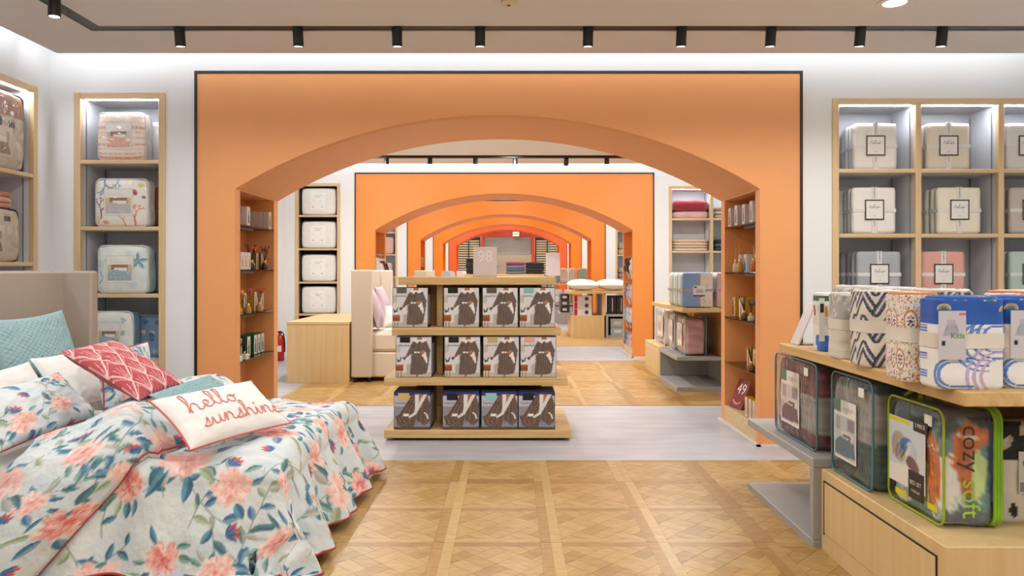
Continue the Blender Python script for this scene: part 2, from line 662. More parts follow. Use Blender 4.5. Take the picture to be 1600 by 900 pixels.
M_LAMP = mat('lamp_lens', '#ffffff', emit='#fff3e2', emit_s=12)
M_INK = mat('black_ink', '#161616', 0.6)
# ================================================================ floor
mb = MB()
mb.box(XL - 0.6, XR + 0.6, -3.6, 41.5, -0.12, 0.0)
M_FLOOR = mat('grey_vinyl', '#c0c2c9', 0.38, color2='#abadb6', noise_scale=1.4, stretch=(1.2, 4.5, 1))
floor = struct('floor', mb, M_FLOOR)
M_PARQ = mat('parquet_oak', vcol=True, rough=0.36, noise_amt=0.4, noise_scale=12, stretch=(1, 2.2, 1), random_v=0.06)
M_PARQ_FAR = mat('parquet_far', '#c4a065', 0.4, color2='#b48e54', noise_scale=5)
T = 0.59
SW = 0.058
def clip(poly, x0, x1, y0, y1):
    for ax, lim, sg in ((0, x0, 1), (0, x1, -1), (1, y0, 1), (1, y1, -1)):
        out = []
        for i in range(len(poly)):
            a, b = poly[i - 1], poly[i]
            ia, ib = sg * (a[ax] - lim) >= 0, sg * (b[ax] - lim) >= 0
            if ia != ib:
                t = (lim - a[ax]) / (b[ax] - a[ax])
                out.append((a[0] + t * (b[0] - a[0]), a[1] + t * (b[1] - a[1])))
            if ib:
                out.append(b)
        poly = out
        if len(poly) < 3:
            return []
    return poly
def area(p):
    return 0.5 * abs(sum(p[i - 1][0] * p[i][1] - p[i][0] * p[i - 1][1] for i in range(len(p))))
def shrink(p, g):
    c = (sum(q[0] for q in p) / len(p), sum(q[1] for q in p) / len(p))
    out = []
    for q in p:
        d = math.hypot(q[0] - c[0], q[1] - c[1])
        f = max(0.0, (d - g) / d) if d > 0 else 1
        out.append((c[0] + (q[0] - c[0]) * f, c[1] + (q[1] - c[1]) * f))
    return out
def parquet_pattern():
    h, i = T / 2, T / 2 - SW
    P = [[(-h, -h), (-i, -h), (-i, h), (-h, h)], [(i, -h), (h, -h), (h, h), (i, h)],
         [(-i, -h), (i, -h), (i, -i), (-i, -i)], [(-i, i), (i, i), (i, h), (-i, h)]]
    c = 2 * i * math.sqrt(2) / 4
    r = math.sqrt(.5)
    for a in range(-3, 3):
        for b in range(-3, 3):
            for s in range(2):
                x0, x1, y0, y1 = a * c, (a + 1) * c, b * c, (b + 1) * c
                if (a + b) % 2:
                    x0, x1 = x0 + s * c / 2, x0 + (s + 1) * c / 2
                else:
                    y0, y1 = y0 + s * c / 2, y0 + (s + 1) * c / 2
                q = [((x - y) * r, (x + y) * r) for x, y in ((x0, y0), (x1, y0), (x1, y1), (x0, y1))]
                q = clip(q, -i, i, -i, i)
                if len(q) >= 3 and area(q) > 4e-4:
                    P.append(q)
    return [shrink(p, 0.0016) for p in P]
PAT = parquet_pattern()
TONES = ['#c4a065', '#c09b5f', '#bb9558', '#c29d62', '#b58e52', '#c8a46b', '#be985c']
BORDER = ['#cba96f', '#b48c50', '#c4a066', '#ad8449']
def plank_prism(mb, p, dx, dy, tone, hgt):
    mb.paint(tone)
    mb.prism([(x + dx, y + dy) for x, y in p], 'z', 0.0, hgt)
plank_mesh = []
for i, p in enumerate(PAT):
    m = MB()
    plank_prism(m, p, 0, 0, random.choice(TONES) if i > 3 else BORDER[i], 0.0045)
    plank_mesh.append(m.mesh('plank', M_PARQ))
PX0, PX1 = -0.364 - 4 * T, -0.364 + 5 * T       # parquet field between the grey margins
cells = [(-0.364 + (i + .5) * T, 4.65 + (j + .5) * T) for i in range(-4, 5) for j in range(-4, 2)]
key = lambda c: (0 if (-0.9 < c[0] < 1.6 and c[1] > 3.5) else 1, c[1] + abs(c[0] - .4))
cells.sort(key=key)
n_single = 300 // len(PAT)
for x, y in cells[:n_single]:
    for me in plank_mesh:
        put('plank', me, floor, (x, y, 0.0))
mb = MB()
for x, y in cells[n_single:]:
    for i_, p in enumerate(PAT):
        plank_prism(mb, p, x, y, random.choice(TONES if i_ > 3 else BORDER), 0.0045)
for i in range(-4, 5):
    for j in range(7):
        x, y = -0.364 + (i + .5) * T, 8.21 + (j + .5) * T
        for i_, p in enumerate(PAT):
            plank_prism(mb, p, x, y, random.choice(TONES if i_ > 3 else BORDER), 0.0045)
o = mb.build('parquet_planks', M_PARQ, floor)
o['kind'] = 'stuff'
mb = MB()
mb.box(PX0, PX1, -3.4, 4.65 - 4 * T, 0.0, 0.004)
for k in range(1, 5):
    mb.box(PX0, PX1, 8.21 + 6.5 * k, 8.21 + 6.5 * k + 4.12, 0, 0.004)
o = mb.build('parquet_field', M_PARQ_FAR, floor)
o['kind'] = 'stuff'
mb = MB()
mb.box(PX0, PX1, 4.65 - 4 * T, 5.83, 0.0, 0.0025)
mb.box(PX0, PX1, 8.21, 12.34, 0.0, 0.0025)
mb.build('joint_bed', mat('parquet_joint', '#9c7a48', 0.7), floor)['kind'] = 'stuff'
# ================================================================ ceiling
def ceiling(k):
    z, e = CEIL[k], CEIL_EDGE[k]
    y0, y1 = BAYS[k]
    mb = MB()
    x0 = -3.65
    if k == 0:                      # panel with the black track channel left open
        ty0, ty1, tx = 5.27, 5.385, -3.06
        mb.box(x0, tx, y0, e, z, z + 0.10)
        mb.box(tx, XR, ty1, e, z, z + 0.10)
        mb.box(tx + 0.115, XR, y0, ty0, z, z + 0.10)
        mb.box(tx, XR, y0, e, z + 0.095, z + 0.11)
    else:
        mb.box(x0, XR, y0 - 0.02, e, z, z + 0.1)
    struct('ceiling', mb, M_CEIL)
    mb = MB()
    mb.box(XL - 0.5, XR + 0.5, y0 - 0.1, y1 + 0.1, z + 0.45, z + 0.55)
    struct('ceiling', mb, M_WALL)
for k in range(6):
    ceiling(k)
# ================================================================ walls
def wall_sheet(mb, x0, x1, z0, z1, y, holes, depth):
    """front face at y with rectangular openings (x0,x1,z0,z1), a solid slab behind the openings"""
    xs = sorted({x0, x1, *[h[0] for h in holes], *[h[1] for h in holes]})
    zs = sorted({z0, z1, *[h[2] for h in holes], *[h[3] for h in holes]})
    idx, vs, fs = {}, [], []
    def v(i, j):
        if (i, j) not in idx:
            idx[i, j] = len(vs)
            vs.append((xs[i], y, zs[j]))
        return idx[i, j]
    for i in range(len(xs) - 1):
        for j in range(len(zs) - 1):
            cx, cz = (xs[i] + xs[i + 1]) / 2, (zs[j] + zs[j + 1]) / 2
            if any(h[0] < cx < h[1] and h[2] < cz < h[3] for h in holes):
                continue
            fs.append([v(i, j), v(i + 1, j), v(i + 1, j + 1), v(i, j + 1)])
    mb.add(vs, fs)
    for h in holes:                 # reveals
        a, b, c, d = h
        mb.add([(a, y, c), (b, y, c), (b, y, d), (a, y, d), (a, y + .46, c), (b, y + .46, c), (b, y + .46, d), (a, y + .46, d)],
               [(0, 4, 5, 1), (1, 5, 6, 2), (2, 6, 7, 3), (3, 7, 4, 0), (4, 7, 6, 5)])
    mb.box(x0, x1, y + 0.47, y + depth, z0, z1)
LS = (-3.74, -2.957, 0.06, 3.033)       # tall shelf niche beside each arch, world x and z
RS = (2.764, 4.93, 0.06, 2.984)
XA0, XA1 = -2.687, 2.490
for k in range(5):
    zt = CEIL[k] + 0.5
    mb = MB()
    wall_sheet(mb, XL - .05, XA0, 0, zt, AY[k], [LS] if k < 3 else [], TH)
    struct('wall_front_left' if k == 0 else 'wall_bay_left', mb, M_WALL)
    mb = MB()
    wall_sheet(mb, XA1, XR + .05, 0, zt, AY[k], [RS] if k < 3 else [], TH)
    struct('wall_front_right' if k == 0 else 'wall_bay_right', mb, M_WALL)
    mb = MB()
    mb.box(XA0, XA1, AY[k], AY[k] + TH, A_TOP[k], zt)
    struct('wall_above_arch', mb, M_WALL)
# side walls; the near one on the left has a shelf niche
mb = MB()
wall_sheet(mb, -3.5, 6.32, 0, ZC + .5, 0, [(2.2, 6.14, 0.06, 3.035)], 0.6)
mb.v = [(XL - p[1], p[0], p[2]) for p in mb.v]
struct('wall_left', mb, M_WALL)
mb = MB()
mb.box(XL - .2, XL, AY[0] + TH, 39.2, 0, 4.5)
struct('wall_left', mb, M_WALL)
mb = MB()
mb.box(XR, XR + .2, -3.5, 39.2, 0, 4.5)
struct('wall_right', mb, M_WALL)
mb = MB()
mb.box(XL - .5, XR + .5, -3.7, -3.5, 0, 3.8)
struct('wall_back', mb, M_WALL)
# ================================================================ arches
ACX, AHW = -0.1075, 2.2505            # centre line and half width of every opening
def arch_curve(k, n=44, grow=0.0):
    sp, ap = A_SPRING[k], A_APEX[k]
    rise = ap - sp
    R = (AHW ** 2 + rise ** 2) / (2 * rise)
    a0 = math.asin(AHW / R)
    return [(ACX + R * math.sin(a0 - 2 * a0 * i / n), ap - R + R * math.cos(a0 - 2 * a0 * i / n)) for i in range(n + 1)]   # right to left
NY0, NY1 = 0.11, 1.03                  # niche between the two lips of the jamb
L_SHELF = [1.915, 1.515, 1.117, 0.708]
R_SHELF = [1.935, 1.490, 1.050, 0.600]
def arch(k):
    y, top = AY[k], A_TOP[k]
    cv = arch_curve(k)
    mb = MB()
    def slab(x0, x1, ya, yb, z0, z1):
        mb.box(x0, x1, ya, yb, z0, z1)
    def panel(ya, yb, zlow):
        # head above the opening, in strips that follow the curve
        xs = [p[0] for p in cv]
        n = len(cv)
        vs, fs = [], []
        for (x, z) in cv:
            vs += [(x, ya, z), (x, ya, top), (x, yb, z), (x, yb, top)]
        for i in range(n - 1):
            a, b = 4 * i, 4 * (i + 1)
            fs += [(a, a + 1, b + 1, b), (a + 2, b + 2, b + 3, a + 3), (a, b, b + 2, a + 2), (a + 1, a + 3, b + 3, b + 1)]
        mb.add(vs, fs)
    panel(y, y + TH, 0)
    xl, xr = cv[-1][0], cv[0][0]
    zn = A_SPRING[k] - 0.004
    for (a, b, out, inn) in ((XA0, xl, XA0, xl), (xr, XA1, XA1, xr)):
        slab(a, b, y, y + NY0, 0, top)
        slab(a, b, y + NY1, y + TH, 0, top)
        slab(a, b, y + NY0, y + NY1, zn, top)
        if out < inn:
            slab(out, out + 0.05, y + NY0, y + NY1, 0, zn)
        else:
            slab(out - 0.05, out, y + NY0, y + NY1, 0, zn)
    root = struct('wall_arch', mb, ORANGE[k])
    # black frame round the orange panel
    t, pr = 0.02, 0.012
    for nm, a in (('frame_trim', (XA0 - t, XA1 + t, y - pr, y + .01, top, top + t)), ('frame_trim', (XA0 - t, XA0, y - pr, y + .01, 0, top)), ('frame_trim', (XA1, XA1 + t, y - pr, y + .01, 0, top))):
        m = MB()
        m.box(*a)
        m.build(nm, M_BLACK, root)
    if k > 2:
        return root
    # light edge strip round the front of the opening
    m = MB()
    e = 0.03
    pts = [(xr, 0)] + cv + [(xl, 0)]
    inner = []
    for (px, pz) in pts:
        d = Vector((ACX - px, (0.9 if pz > 1 else pz) - pz))
        if pz < 1:
            d = Vector((1 if px < ACX else -1, 0))
        d.normalize()
        inner.append((px, pz))
    vs, fs = [], []
    for (a, b) in pts:
        s = -1 if a > ACX else 1
        # chamfer: face pulled back into the opening
        vs += [(a, y - 0.004, b), (a + (0.012 * s if b < A_SPRING[k] + .01 else 0), y + .035, b - (0.012 if b > A_SPRING[k] else 0)), (a, y + .05, b)]
    for i in range(len(pts) - 1):
        q = 3 * i
        fs += [(q, q + 1, q + 4, q + 3), (q + 1, q + 2, q + 5, q + 4)]
    m.add(vs, fs)
    m.build('edge_strip', ORANGE[k], root)
    for side, (xa, xb) in enumerate(((XA0 + .05, xl), (xr, XA1 - .05))):
        m = MB()
        m.box(xa, xb, y + NY0, y + NY1, 0.0, 0.165, r=0.003)
        m.build('plinth', PALE_X, root)
        m = MB()
        if side == 0:
            m.box(xb - .002, xb + .03, y - .03, y + TH + .03, 0, .014)
            m.box(XA0, xb + .03, y - .03, y, 0, .014)
        else:
            m.box(xa - .03, xa + .002, y - .03, y + TH + .03, 0, .014)
            m.box(xa - .03, XA1, y - .03, y, 0, .014)
        m.build('base_trim', mat('white_metal', '#d9dadb', .35), root)
        if k == 0:
            for z in (L_SHELF, R_SHELF)[side]:
                m = MB()
                m.box(xa, xb, y + NY0 + .002, y + NY1 - .002, z - .012, z, r=.001)
                g = m.build('glass_shelf', M_GLASS, root)
                m = MB()
                m.box(xa, xb - .06 if side == 0 else xb, y + NY0 + .02, y + NY0 + .5, z - .035, z - .014)
                if side == 1:
                    m = MB()
                    m.box(xa + .06, xb, y + NY0 + .02, y + NY0 + .5, z - .035, z - .014)
                m.build('shelf_bracket', mat('bracket_grey', '#6d675e', .5), g)
    return root
ARCHES = [arch(k) for k in range(5)]
# ================================================================ track lights
def track_channel():
    mb = MB()
    y0, y1, x0 = 5.27, 5.385, -3.06
    mb.box(x0, XR, y0, y1, ZC + .005, ZC + .09)
    mb.box(x0, x0 + .115, -3.4, y0, ZC + .005, ZC + .09)
    o = mb.build('light_track', M_BLACK)
    tag(o, 'long black recessed track channel turning a corner in the near ceiling', 'light track', kind='structure')
    m = MB()
    m.box(-2.9, XR, 11.36, 11.44, CEIL[1] - .035, CEIL[1])
    o = m.build('light_track', M_BLACK)
    tag(o, 'black lighting track on the ceiling seen through the front arch', 'light track', kind='structure')
track_channel()
def spotlight(x, y, z, label, group, tilt=0.0, length=0.135, r=0.037, energy=22, ang=130):
    t = thing('track_spotlight', label, 'spotlight', (x, y, z), 0, group)
    m = MB()
    n = 20
    prof = [(r * .6, 0), (r, -.002), (r, -length), (r * .86, -length), (r * .84, -length + .012)]
    m.lathe(prof, n=n)
    b = m.build('housing', M_BLACK, t, rot=(tilt, 0, 0), smooth=False)
    m = MB()
    m.lathe([(r * .84, -length + .011), (r * .83, -length + .002), (r * .4, -length - .001)], n=n)
    m.build('lens', M_LAMP, t, rot=(tilt, 0, 0), smooth=True)
    m = MB()
    m.box(-.012, .012, -.012, .012, -.01, .06)
    m.build('mount', M_BLACK, t)
    lp = lamp('SPOT', 'spot_lamp', (x, y + math.sin(tilt) * length, z - length - .03), (tilt, 0, 0), energy, WARM, spot_size=math.radians(ang), spot_blend=1.0, shadow_soft_size=0.04)
    return t
NTH = ['first', 'second', 'third', 'fourth', 'fifth', 'sixth', 'seventh', 'eighth', 'ninth']
for i, x in enumerate(TRACK_X0):
    spotlight(x, 5.33, ZC + .01, 'black cylinder spotlight, %s from the track corner along the wall above the front arch' % NTH[i], 'spotlights on the near track', tilt=math.radians(10))
spotlight((85 - VX) / F * 4.72, 4.72, ZC + .01, 'black cylinder spotlight on the track run beside the left shelves', 'spotlights on the near track')
for i, x in enumerate(TRACK_X1):
    spotlight(x, 11.4, CEIL[1] - .03, 'small bright spotlight beyond the front arch, %s on its track from the bedding shelves' % NTH[i], 'spotlights on the second track', tilt=math.radians(-14 if i != 4 else 35), length=.12)
m = MB()
m.lathe([(0.11, 0), (.11, -.006), (.08, -.008)], n=24)
t = thing('ceiling_downlight', 'round white recessed downlight in the ceiling above the right shelves', 'downlight', (W(1398, 4, 4.8)[0], 4.8, ZC))
m.build('ring', M_WALL, t, smooth=False)
m = MB()
m.lathe([(0.075, -.004), (.07, -.009), (.02, -.009)], n=24)
m.build('lens', M_LAMP, t)
m = MB()
m.lathe([(0.05, 0), (.05, -.02), (.035, -.028), (.01, -.03)], n=20)
t = thing('smoke_detector', 'small cream smoke detector at the top centre of the ceiling', 'smoke detector', (W(795, 0, 4.80)[0], 4.78, ZC))
m.build('detector_body', mat('cream_plastic', '#e2d3b4', .5), t, smooth=True)
m = MB()
m.lathe([(.012, -.028), (.011, -.033)], n=10)
m.build('sensor', M_BLACK, t)
# ================================================================ built-in shelf units
def shelf_unit(name, label, loc, rz, x0, x1, z0, z1, shelf_z, cols, led=True, depth=0.42, fw=0.056, group=None, col_w=0.05, th=0.034, lining=None):
    """local: x along the wall, +y into the wall, front at y=0; cols = x of the middle of each divider"""
    t = thing(name, label, 'shelves', loc, rz, group)
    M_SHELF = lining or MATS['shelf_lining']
    def part(nm, a, m, parent=t, r=0.003):
        q = MB()
        q.box(*a, r=r)
        return q.build(nm, m, parent)
    f = -0.014
    part('frame_stile', (x0, x0 + fw, f, 0.03, z0, z1), WOOD_Z)
    part('frame_stile', (x1 - fw, x1, f, 0.03, z0, z1), WOOD_Z)
    part('frame_rail', (x0 + fw, x1 - fw, f, 0.03, z1 - .05, z1), WOOD_X)
    part('frame_rail', (x0 + fw, x1 - fw, f, 0.03, z0, z0 + .05), WOOD_X)
    ix0, ix1 = x0 + fw, x1 - fw
    part('back_panel', (ix0 - .03, ix1 + .03, depth, depth + .015, z0 + .01, z1 - .01), M_SHELF, r=0)
    part('side_panel', (ix0 - .02, ix0, .03, depth, z0 + .01, z1 - .01), M_SHELF, r=0)
    part('side_panel', (ix1, ix1 + .02, .03, depth, z0 + .01, z1 - .01), M_SHELF, r=0)
    part('top_panel', (ix0 - .01, ix1 + .01, .03, depth, z1 - .05, z1 - .03), M_SHELF, r=0)
    edges = [ix0] + [c for c in cols] + [ix1]
    for c in cols:
        q = part('divider', (c - col_w / 2, c + col_w / 2, f, .03, z0 + .05, z1 - .05), WOOD_Z)
        part('divider_panel', (c - .015, c + .015, .03, depth, z0 + .05, z1 - .05), M_SHELF, q, r=0)
    for i in range(len(edges) - 1):
        a = edges[i] + (col_w / 2 if i > 0 else 0)
        b = edges[i + 1] - (col_w / 2 if i < len(edges) - 2 else 0)
        for z in shelf_z:
            q = part('shelf_edge', (a, b, f + .004, .03, z - th, z), WOOD_X)
            part('shelf_board', (a - .01, b + .01, .03, depth, z - th, z - .002), M_SHELF, q, r=0)
        for s in (a + .004, b - .004):          # drilled pin strips
            q = MB()
            for yy in (0.07, depth - .05):
                q.box(s - .003, s + .003, yy, yy + .006, z0 + .1, z1 - .1)
            q.build('pin_strip', mat('pin_grey', '#7c7d80', .5), t)
        if led:
            part('led_strip', (a + .01, b - .01, .035, .06, z1 - .0535, z1 - .0505), M_LED, r=0)
    return t
Z5 = lambda ys, Y: [H - (y - VY) / F * Y for y in ys]
LZ = Z5((250, 354, 459, 563), 6.32)
RZ = Z5((264, 365, 466), 6.32) + [0.70]
SHELF_A = shelf_unit('wall_shelf', 'narrow maple framed wall shelf holding coastal comforter bags, beside the orange arch', (0, AY[0], 0), 0, *LS, LZ, [])
RC = [(1434 - VX) / F * 6.32, (1563 - VX) / F * 6.32, (1692 - VX) / F * 6.32]
SHELF_B = shelf_unit('wall_shelf', 'wide maple cubby shelf of ribbon tied sheet sets on the right', (0, AY[0], 0), 0, *RS, RZ, RC)
SHELF_C = shelf_unit('wall_shelf', 'maple framed shelf in the left side wall behind the headboard', (XL, 0, 0), math.pi / 2, 2.2, 6.14, 0.06, 3.035, [2.306, 1.575, 0.85], [3.6, 4.9])
Y1 = AY[1]
LZ1 = Z5((336, 388, 440, 490), Y1)
RZ1 = Z5((341, 392, 443), Y1) + [.70]
RC1 = [(1112 - VX) / F * Y1, (1177 - VX) / F * Y1]
shelf_unit('wall_shelf', 'narrow maple shelf of white bagged duvets seen through the front arch', (0, Y1, 0), 0, *LS, LZ1, [], led=False, lining=mat('shelf_lining_dark', '#3d3e41', .7))  # inner panels of this unit in a darker grey
shelf_unit('wall_shelf', 'maple cubby shelf of plush throws seen through the front arch', (0, Y1, 0), 0, *RS, RZ1, RC1)
Y2 = AY[2]
shelf_unit('wall_shelf', 'maple shelf with small travel bags beyond the second arch', (0, Y2, 0), 0, *LS, [2.53, 1.95, 1.37, .8], [], led=False)
shelf_unit('wall_shelf', 'maple shelf with linen packs behind the hanging soft toys', (0, Y2, 0), 0, *RS, [2.57, 1.94, 1.31, .7], [3.45, 4.15], led=False)
# ================================================================ printed floral cotton (a repeating drawing)
FLORAL = Canvas(760, 760, '#d3dde1')
def floral():
    c = FLORAL
    r = random.Random(3)
    for i in range(90):
        c.ell(r.random(), r.random(), .05 + .08 * r.random(), .03 + .05 * r.random(), r.random() * 6, r.choice(['#c3d6e1', '#dfe5e4', '#cbdae0', '#dde2e2']), alpha=.5, wrap=True)
    LEAF = [('#4a7599', '#7ba2ba'), ('#5b8a8a', '#8fb3a9'), ('#8fa386', '#b5c2a3'), ('#3f6986', '#5d96aa'), ('#a6a9a2', '#bfc0b8'), ('#5d8b8c', '#466f86')]
    def spray(x, y, an, n, ln):
        pts = [(x, y)]
        a = an
        for i in range(n):
            a += r.uniform(-.25, .25)
            pts.append((pts[-1][0] + math.cos(a) * ln, pts[-1][1] + math.sin(a) * ln))
        c.line(pts, .004, '#7d8f86', wrap=True)
        for i, q in enumerate(pts[1:]):
            k = r.choice(LEAF)
            sd = 1 if i % 2 else -1
            c.leaf(q[0], q[1], r.uniform(.05, .085), r.uniform(.012, .02), a + sd * r.uniform(.5, 1.0), k[0], k[1], True, r.uniform(-.3, .3))
    def bud(x, y, an, s):
        for d in (-.5, 0, .5):
            c.leaf(x, y, s * .9, s * .2, an + d, '#c9453f', '#e0736a', True)
        for d in (-.9, -.35, .35, .9):
            c.leaf(x, y, s * .75, s * .11, an + d, '#2f5c92', '#4f7fae', True)
    def peony(x, y, s, tone):
        PAL = {'pale': ['#f6d6cc', '#f0b9ae', '#f8e2da', '#eda89d', '#e88d84', '#dd6c66'], 'deep': ['#efbcb1', '#e59a92', '#f6d8ce', '#dc6f6c', '#c84c4b', '#ad353c'], 'coral': ['#f4d0c6', '#eeb0a5', '#f8e3da', '#e88c83', '#da6a64', '#c44d4d']}[tone]
        for a in range(9):
            an = a * 6.283 / 9 + r.uniform(-.3, .3)
            for q in range(2):
                k = r.choice(LEAF)
            if r.random() < .6:
                c.leaf(x + math.cos(an) * s * .7, y + math.sin(an) * s * .7, s * r.uniform(.7, 1.05), s * r.uniform(.14, .24), an + r.uniform(-.4, .4), k[0], k[1], True, r.uniform(-.3, .3))
        for ring, (n, rad, ln, wd, pal) in enumerate(((15, .62, .42, .20, PAL[:3]), (14, .5, .40, .17, PAL[:4]), (12, .36, .34, .15, PAL[1:5]), (9, .22, .26, .12, PAL[1:5]), (7, .1, .18, .09, PAL[3:]))):
            for a in range(n):
                an = a * 6.283 / n + r.uniform(-.25, .25) + ring * .3
                R = rad * s * r.uniform(.85, 1.12)
                ca = r.choice(pal)
                c.ell(x + math.cos(an) * R, y + math.sin(an) * R * .9, ln * s * .62, wd * s * .8, an + r.uniform(-.3, .3), ca, r.choice(PAL[:3]), alpha=.92, wrap=True)
        for a in range(16):
            an = r.random() * 6.28
            R = r.uniform(.05, .6) * s
            c.line([(x + math.cos(an) * R, y + math.sin(an) * R), (x + math.cos(an) * (R + .14 * s), y + math.sin(an) * (R + .14 * s))], .0035, r.choice(PAL[3:]), .7, True)
    for x, y, an, n, l in ((.05, .1, .6, 6, .055), (.3, .42, 2.2, 6, .05), (.55, .15, 1.2, 6, .055), (.8, .3, .3, 6, .05), (.1, .7, -.5, 6, .055), (.45, .8, .9, 7, .05), (.72, .68, 2.6, 6, .055), (.9, .92, 1.7, 6, .05), (.62, .45, -.7, 5, .05), (.25, .12, -1, 5, .05), (.95, .55, 2.1, 5, .055), (.35, .62, .2, 5, .05)):
        spray(x, y, an, n, l)
    for i in range(16):
        spray(r.random(), r.random(), r.random() * 6.28, 4, .045)
    peony(.42, .12, .10, 'pale')
    peony(.98, .12, .085, 'deep')
    peony(.70, .66, .085, 'pale')
    peony(.27, .52, .075, 'coral')
    peony(.02, .50, .09, 'coral')
    peony(.40, .80, .085, 'pale')
    peony(.20, .26, .135, 'pale')
    peony(.70, .16, .095, 'coral')
    peony(.48, .56, .125, 'deep')
    peony(.90, .74, .125, 'pale')
    peony(.17, .84, .09, 'deep')
    peony(.62, .90, .085, 'coral')
    peony(.86, .42, .07, 'deep')
    for x, y, an in ((.4, .2, 1), (.05, .5, 2), (.3, .68, -.6), (.75, .55, 1.8), (.42, .93, .4), (.98, .2, 2.5), (.55, .33, 3.6), (.72, .98, 1)):
        bud(x, y, an, .07)
floral()
FLORAL.soften(1)
FP = 1.18          # metres per repeat
def flor(u, v):
    return FLORAL.at(u / FP, v / FP)
# ================================================================ foreground bed
BX0, BX1, BY0, BY1, BZ = -3.28, -1.16, 3.70, 5.34, 0.53
bed = thing('bed', 'upholstered bed with a winged linen headboard in the foreground', 'bed', (-2.2, 4.5, 0))
def bpart(mb, name, m, smooth=False):
    mb.v = [(p[0] + 2.2, p[1] - 4.5, p[2]) for p in mb.v]
    return mb.build(name, m, duvet if ('duvet' in name or 'fold' in name) else bed, smooth=smooth)
HY1 = 5.50
m = MB()
m.box(-3.44, -3.335, 3.55, HY1 + .05, 0.08, 1.504, r=.018)
bpart(m, 'headboard', M_LINEN)
for ya, yb in ((HY1, HY1 + .10), (3.45, 3.55)):
    m = MB()
    m.box(-3.44, -3.13, ya, yb, 0.08, 1.504, r=.016)
    bpart(m, 'headboard_wing', M_LINEN)
m = MB()
m.box(-3.33, BX1 - .02, BY0 + .04, BY1 - .04, 0.08, .30, r=.02)
bpart(m, 'bed_base', M_LINEN)
m = MB()
m.box(-3.325, BX1, BY0, BY1, .30, BZ - .03, r=.05)
bpart(m, 'mattress', M_WHITE)
for x in (-3.2, BX1 - .15):
    for y in (BY0 + .12, BY1 - .12):
        m = MB()
        m.lathe([(.025, 0), (.032, .08)], (x, y, 0), 10)
        bpart(m, 'leg', M_BLACK)

duvet = thing('duvet', 'pale blue floral duvet folded back and draped over the foreground bed', 'duvet', (-2.2, 4.5, 0))
def edge_drop(d, r, flare):
    """distance run past a rounded edge -> (outward, down)"""
    if d <= 0:
        return 0.0, 0.0
    q = r * math.pi / 2
    if d < q:
        a = d / r
        return r * math.sin(a), r * (1 - math.cos(a))
    e = d - q
    return r + e * flare, r + e * math.sqrt(max(0.05, 1 - flare * flare))
def nz(x, y, z=0.0):
    return noise.noise((x, y, z))
DR = 0.11
FLX = BX1 - 0.06
def duvet_pt(s, t, lift=0.0):
    """s: metres from the head end X=-2.95 towards the foot; t: metres across from the near edge (t<0 hangs over the near side)"""
    X = -2.95 + s
    wdt = BY1 - BY0 - 0.10
    ox, dx = edge_drop(X - FLX, DR, .36)
    x = min(X, FLX) + ox
    if t < 0:
        oy, dy = edge_drop(-t, DR, .30)
        y = BY0 + .05 - oy
    elif t > wdt:
        oy, dy = edge_drop(t - wdt, DR, .3)
        y = BY0 + .05 + wdt + oy
    else:
        dy, oy = 0, 0
        y = BY0 + .05 + t
    drop = (dx ** 3 + dy ** 3) ** (1 / 3)
    # puff on the top, folds where it hangs
    top = max(0.0, 1 - drop / .12)
    puff = .045 * math.sin(math.pi * min(1, max(0, (t + .1) / (wdt + .2)))) ** .5 if 0 <= t <= wdt else 0
    z = BZ + .02 + puff * top + lift
    rg = 1 - abs(nz(X * 3.1 + t * 1.2, t * 4.3, 14)) * 2
    z += .016 * max(0, rg - .45) * top
    wr = .024 * nz(X * 2.3, t * 2.1, 3) + .012 * nz(X * 6 + t * 2, t * 5, 9)
    z += wr * (.35 + .65 * top) + .012 * top * math.sin(9 * (X + .25 * t) + 2.5 * nz(X, t, 1))
    fold = min(1, drop / .35)
    if dx > 0:
        x += fold * (.045 * math.sin(t * 13 + 1.5 * nz(0, t * 2, 4)) + .02 * math.sin(t * 29))
    if dy > 0:
        sg = -1 if t < 0 else 1
        y += sg * fold * (.03 * math.sin(X * 8 + .6 + 2 * nz(X * 1.5, 0, 6)) + .014 * math.sin(X * 21 + 1))
    # corner pulled out and lifted at the far foot
    z -= drop
    if z < .035:
        over = .035 - z
        z = .035 + .02 * nz(X * 5, t * 5, 8) + 0.01
        if dx > 0:
            x += over * .5
        if dy > 0:
            y += (-1 if t < 0 else 1) * over * .35
    return x, y, z
S0, S1 = 0.55, 2.56 - .26
T0, T1 = -.64, (BY1 - BY0 - .10) + .42
def duv_s1(t):
    return S1
NU, NV = 370, 350
m = MB()
def dfn(u, v):
    t = T0 + (T1 - T0) * v
    return duvet_pt(S0 + (duv_s1(t) - S0) * u, t)
m.grid(dfn, NU, NV, lambda u, v: flor(S0 + (S1 - S0) * u + .1, T0 + (T1 - T0) * v + .32))
dv = bpart(m, 'duvet_cover', M_DUVET, True)
m = MB()
def lfn(u, v):
    p = dfn(u, v)
    return p[0] - .012, p[1] + .010, p[2] - .014
m.grid(lambda u, v: lfn(1 - u, v), 110, 100)
bpart(m, 'duvet_lining', M_WHITE, True)
m = MB()
hem = [dfn(1, i / 200) for i in range(201)]
m.tube(hem, .006, 6)
hem2 = [dfn(i / 160, 0) for i in range(161)]
m.tube(hem2, .006, 6)
bpart(m, 'duvet_piping', mat('red_piping', '#a9474c', .8), True)
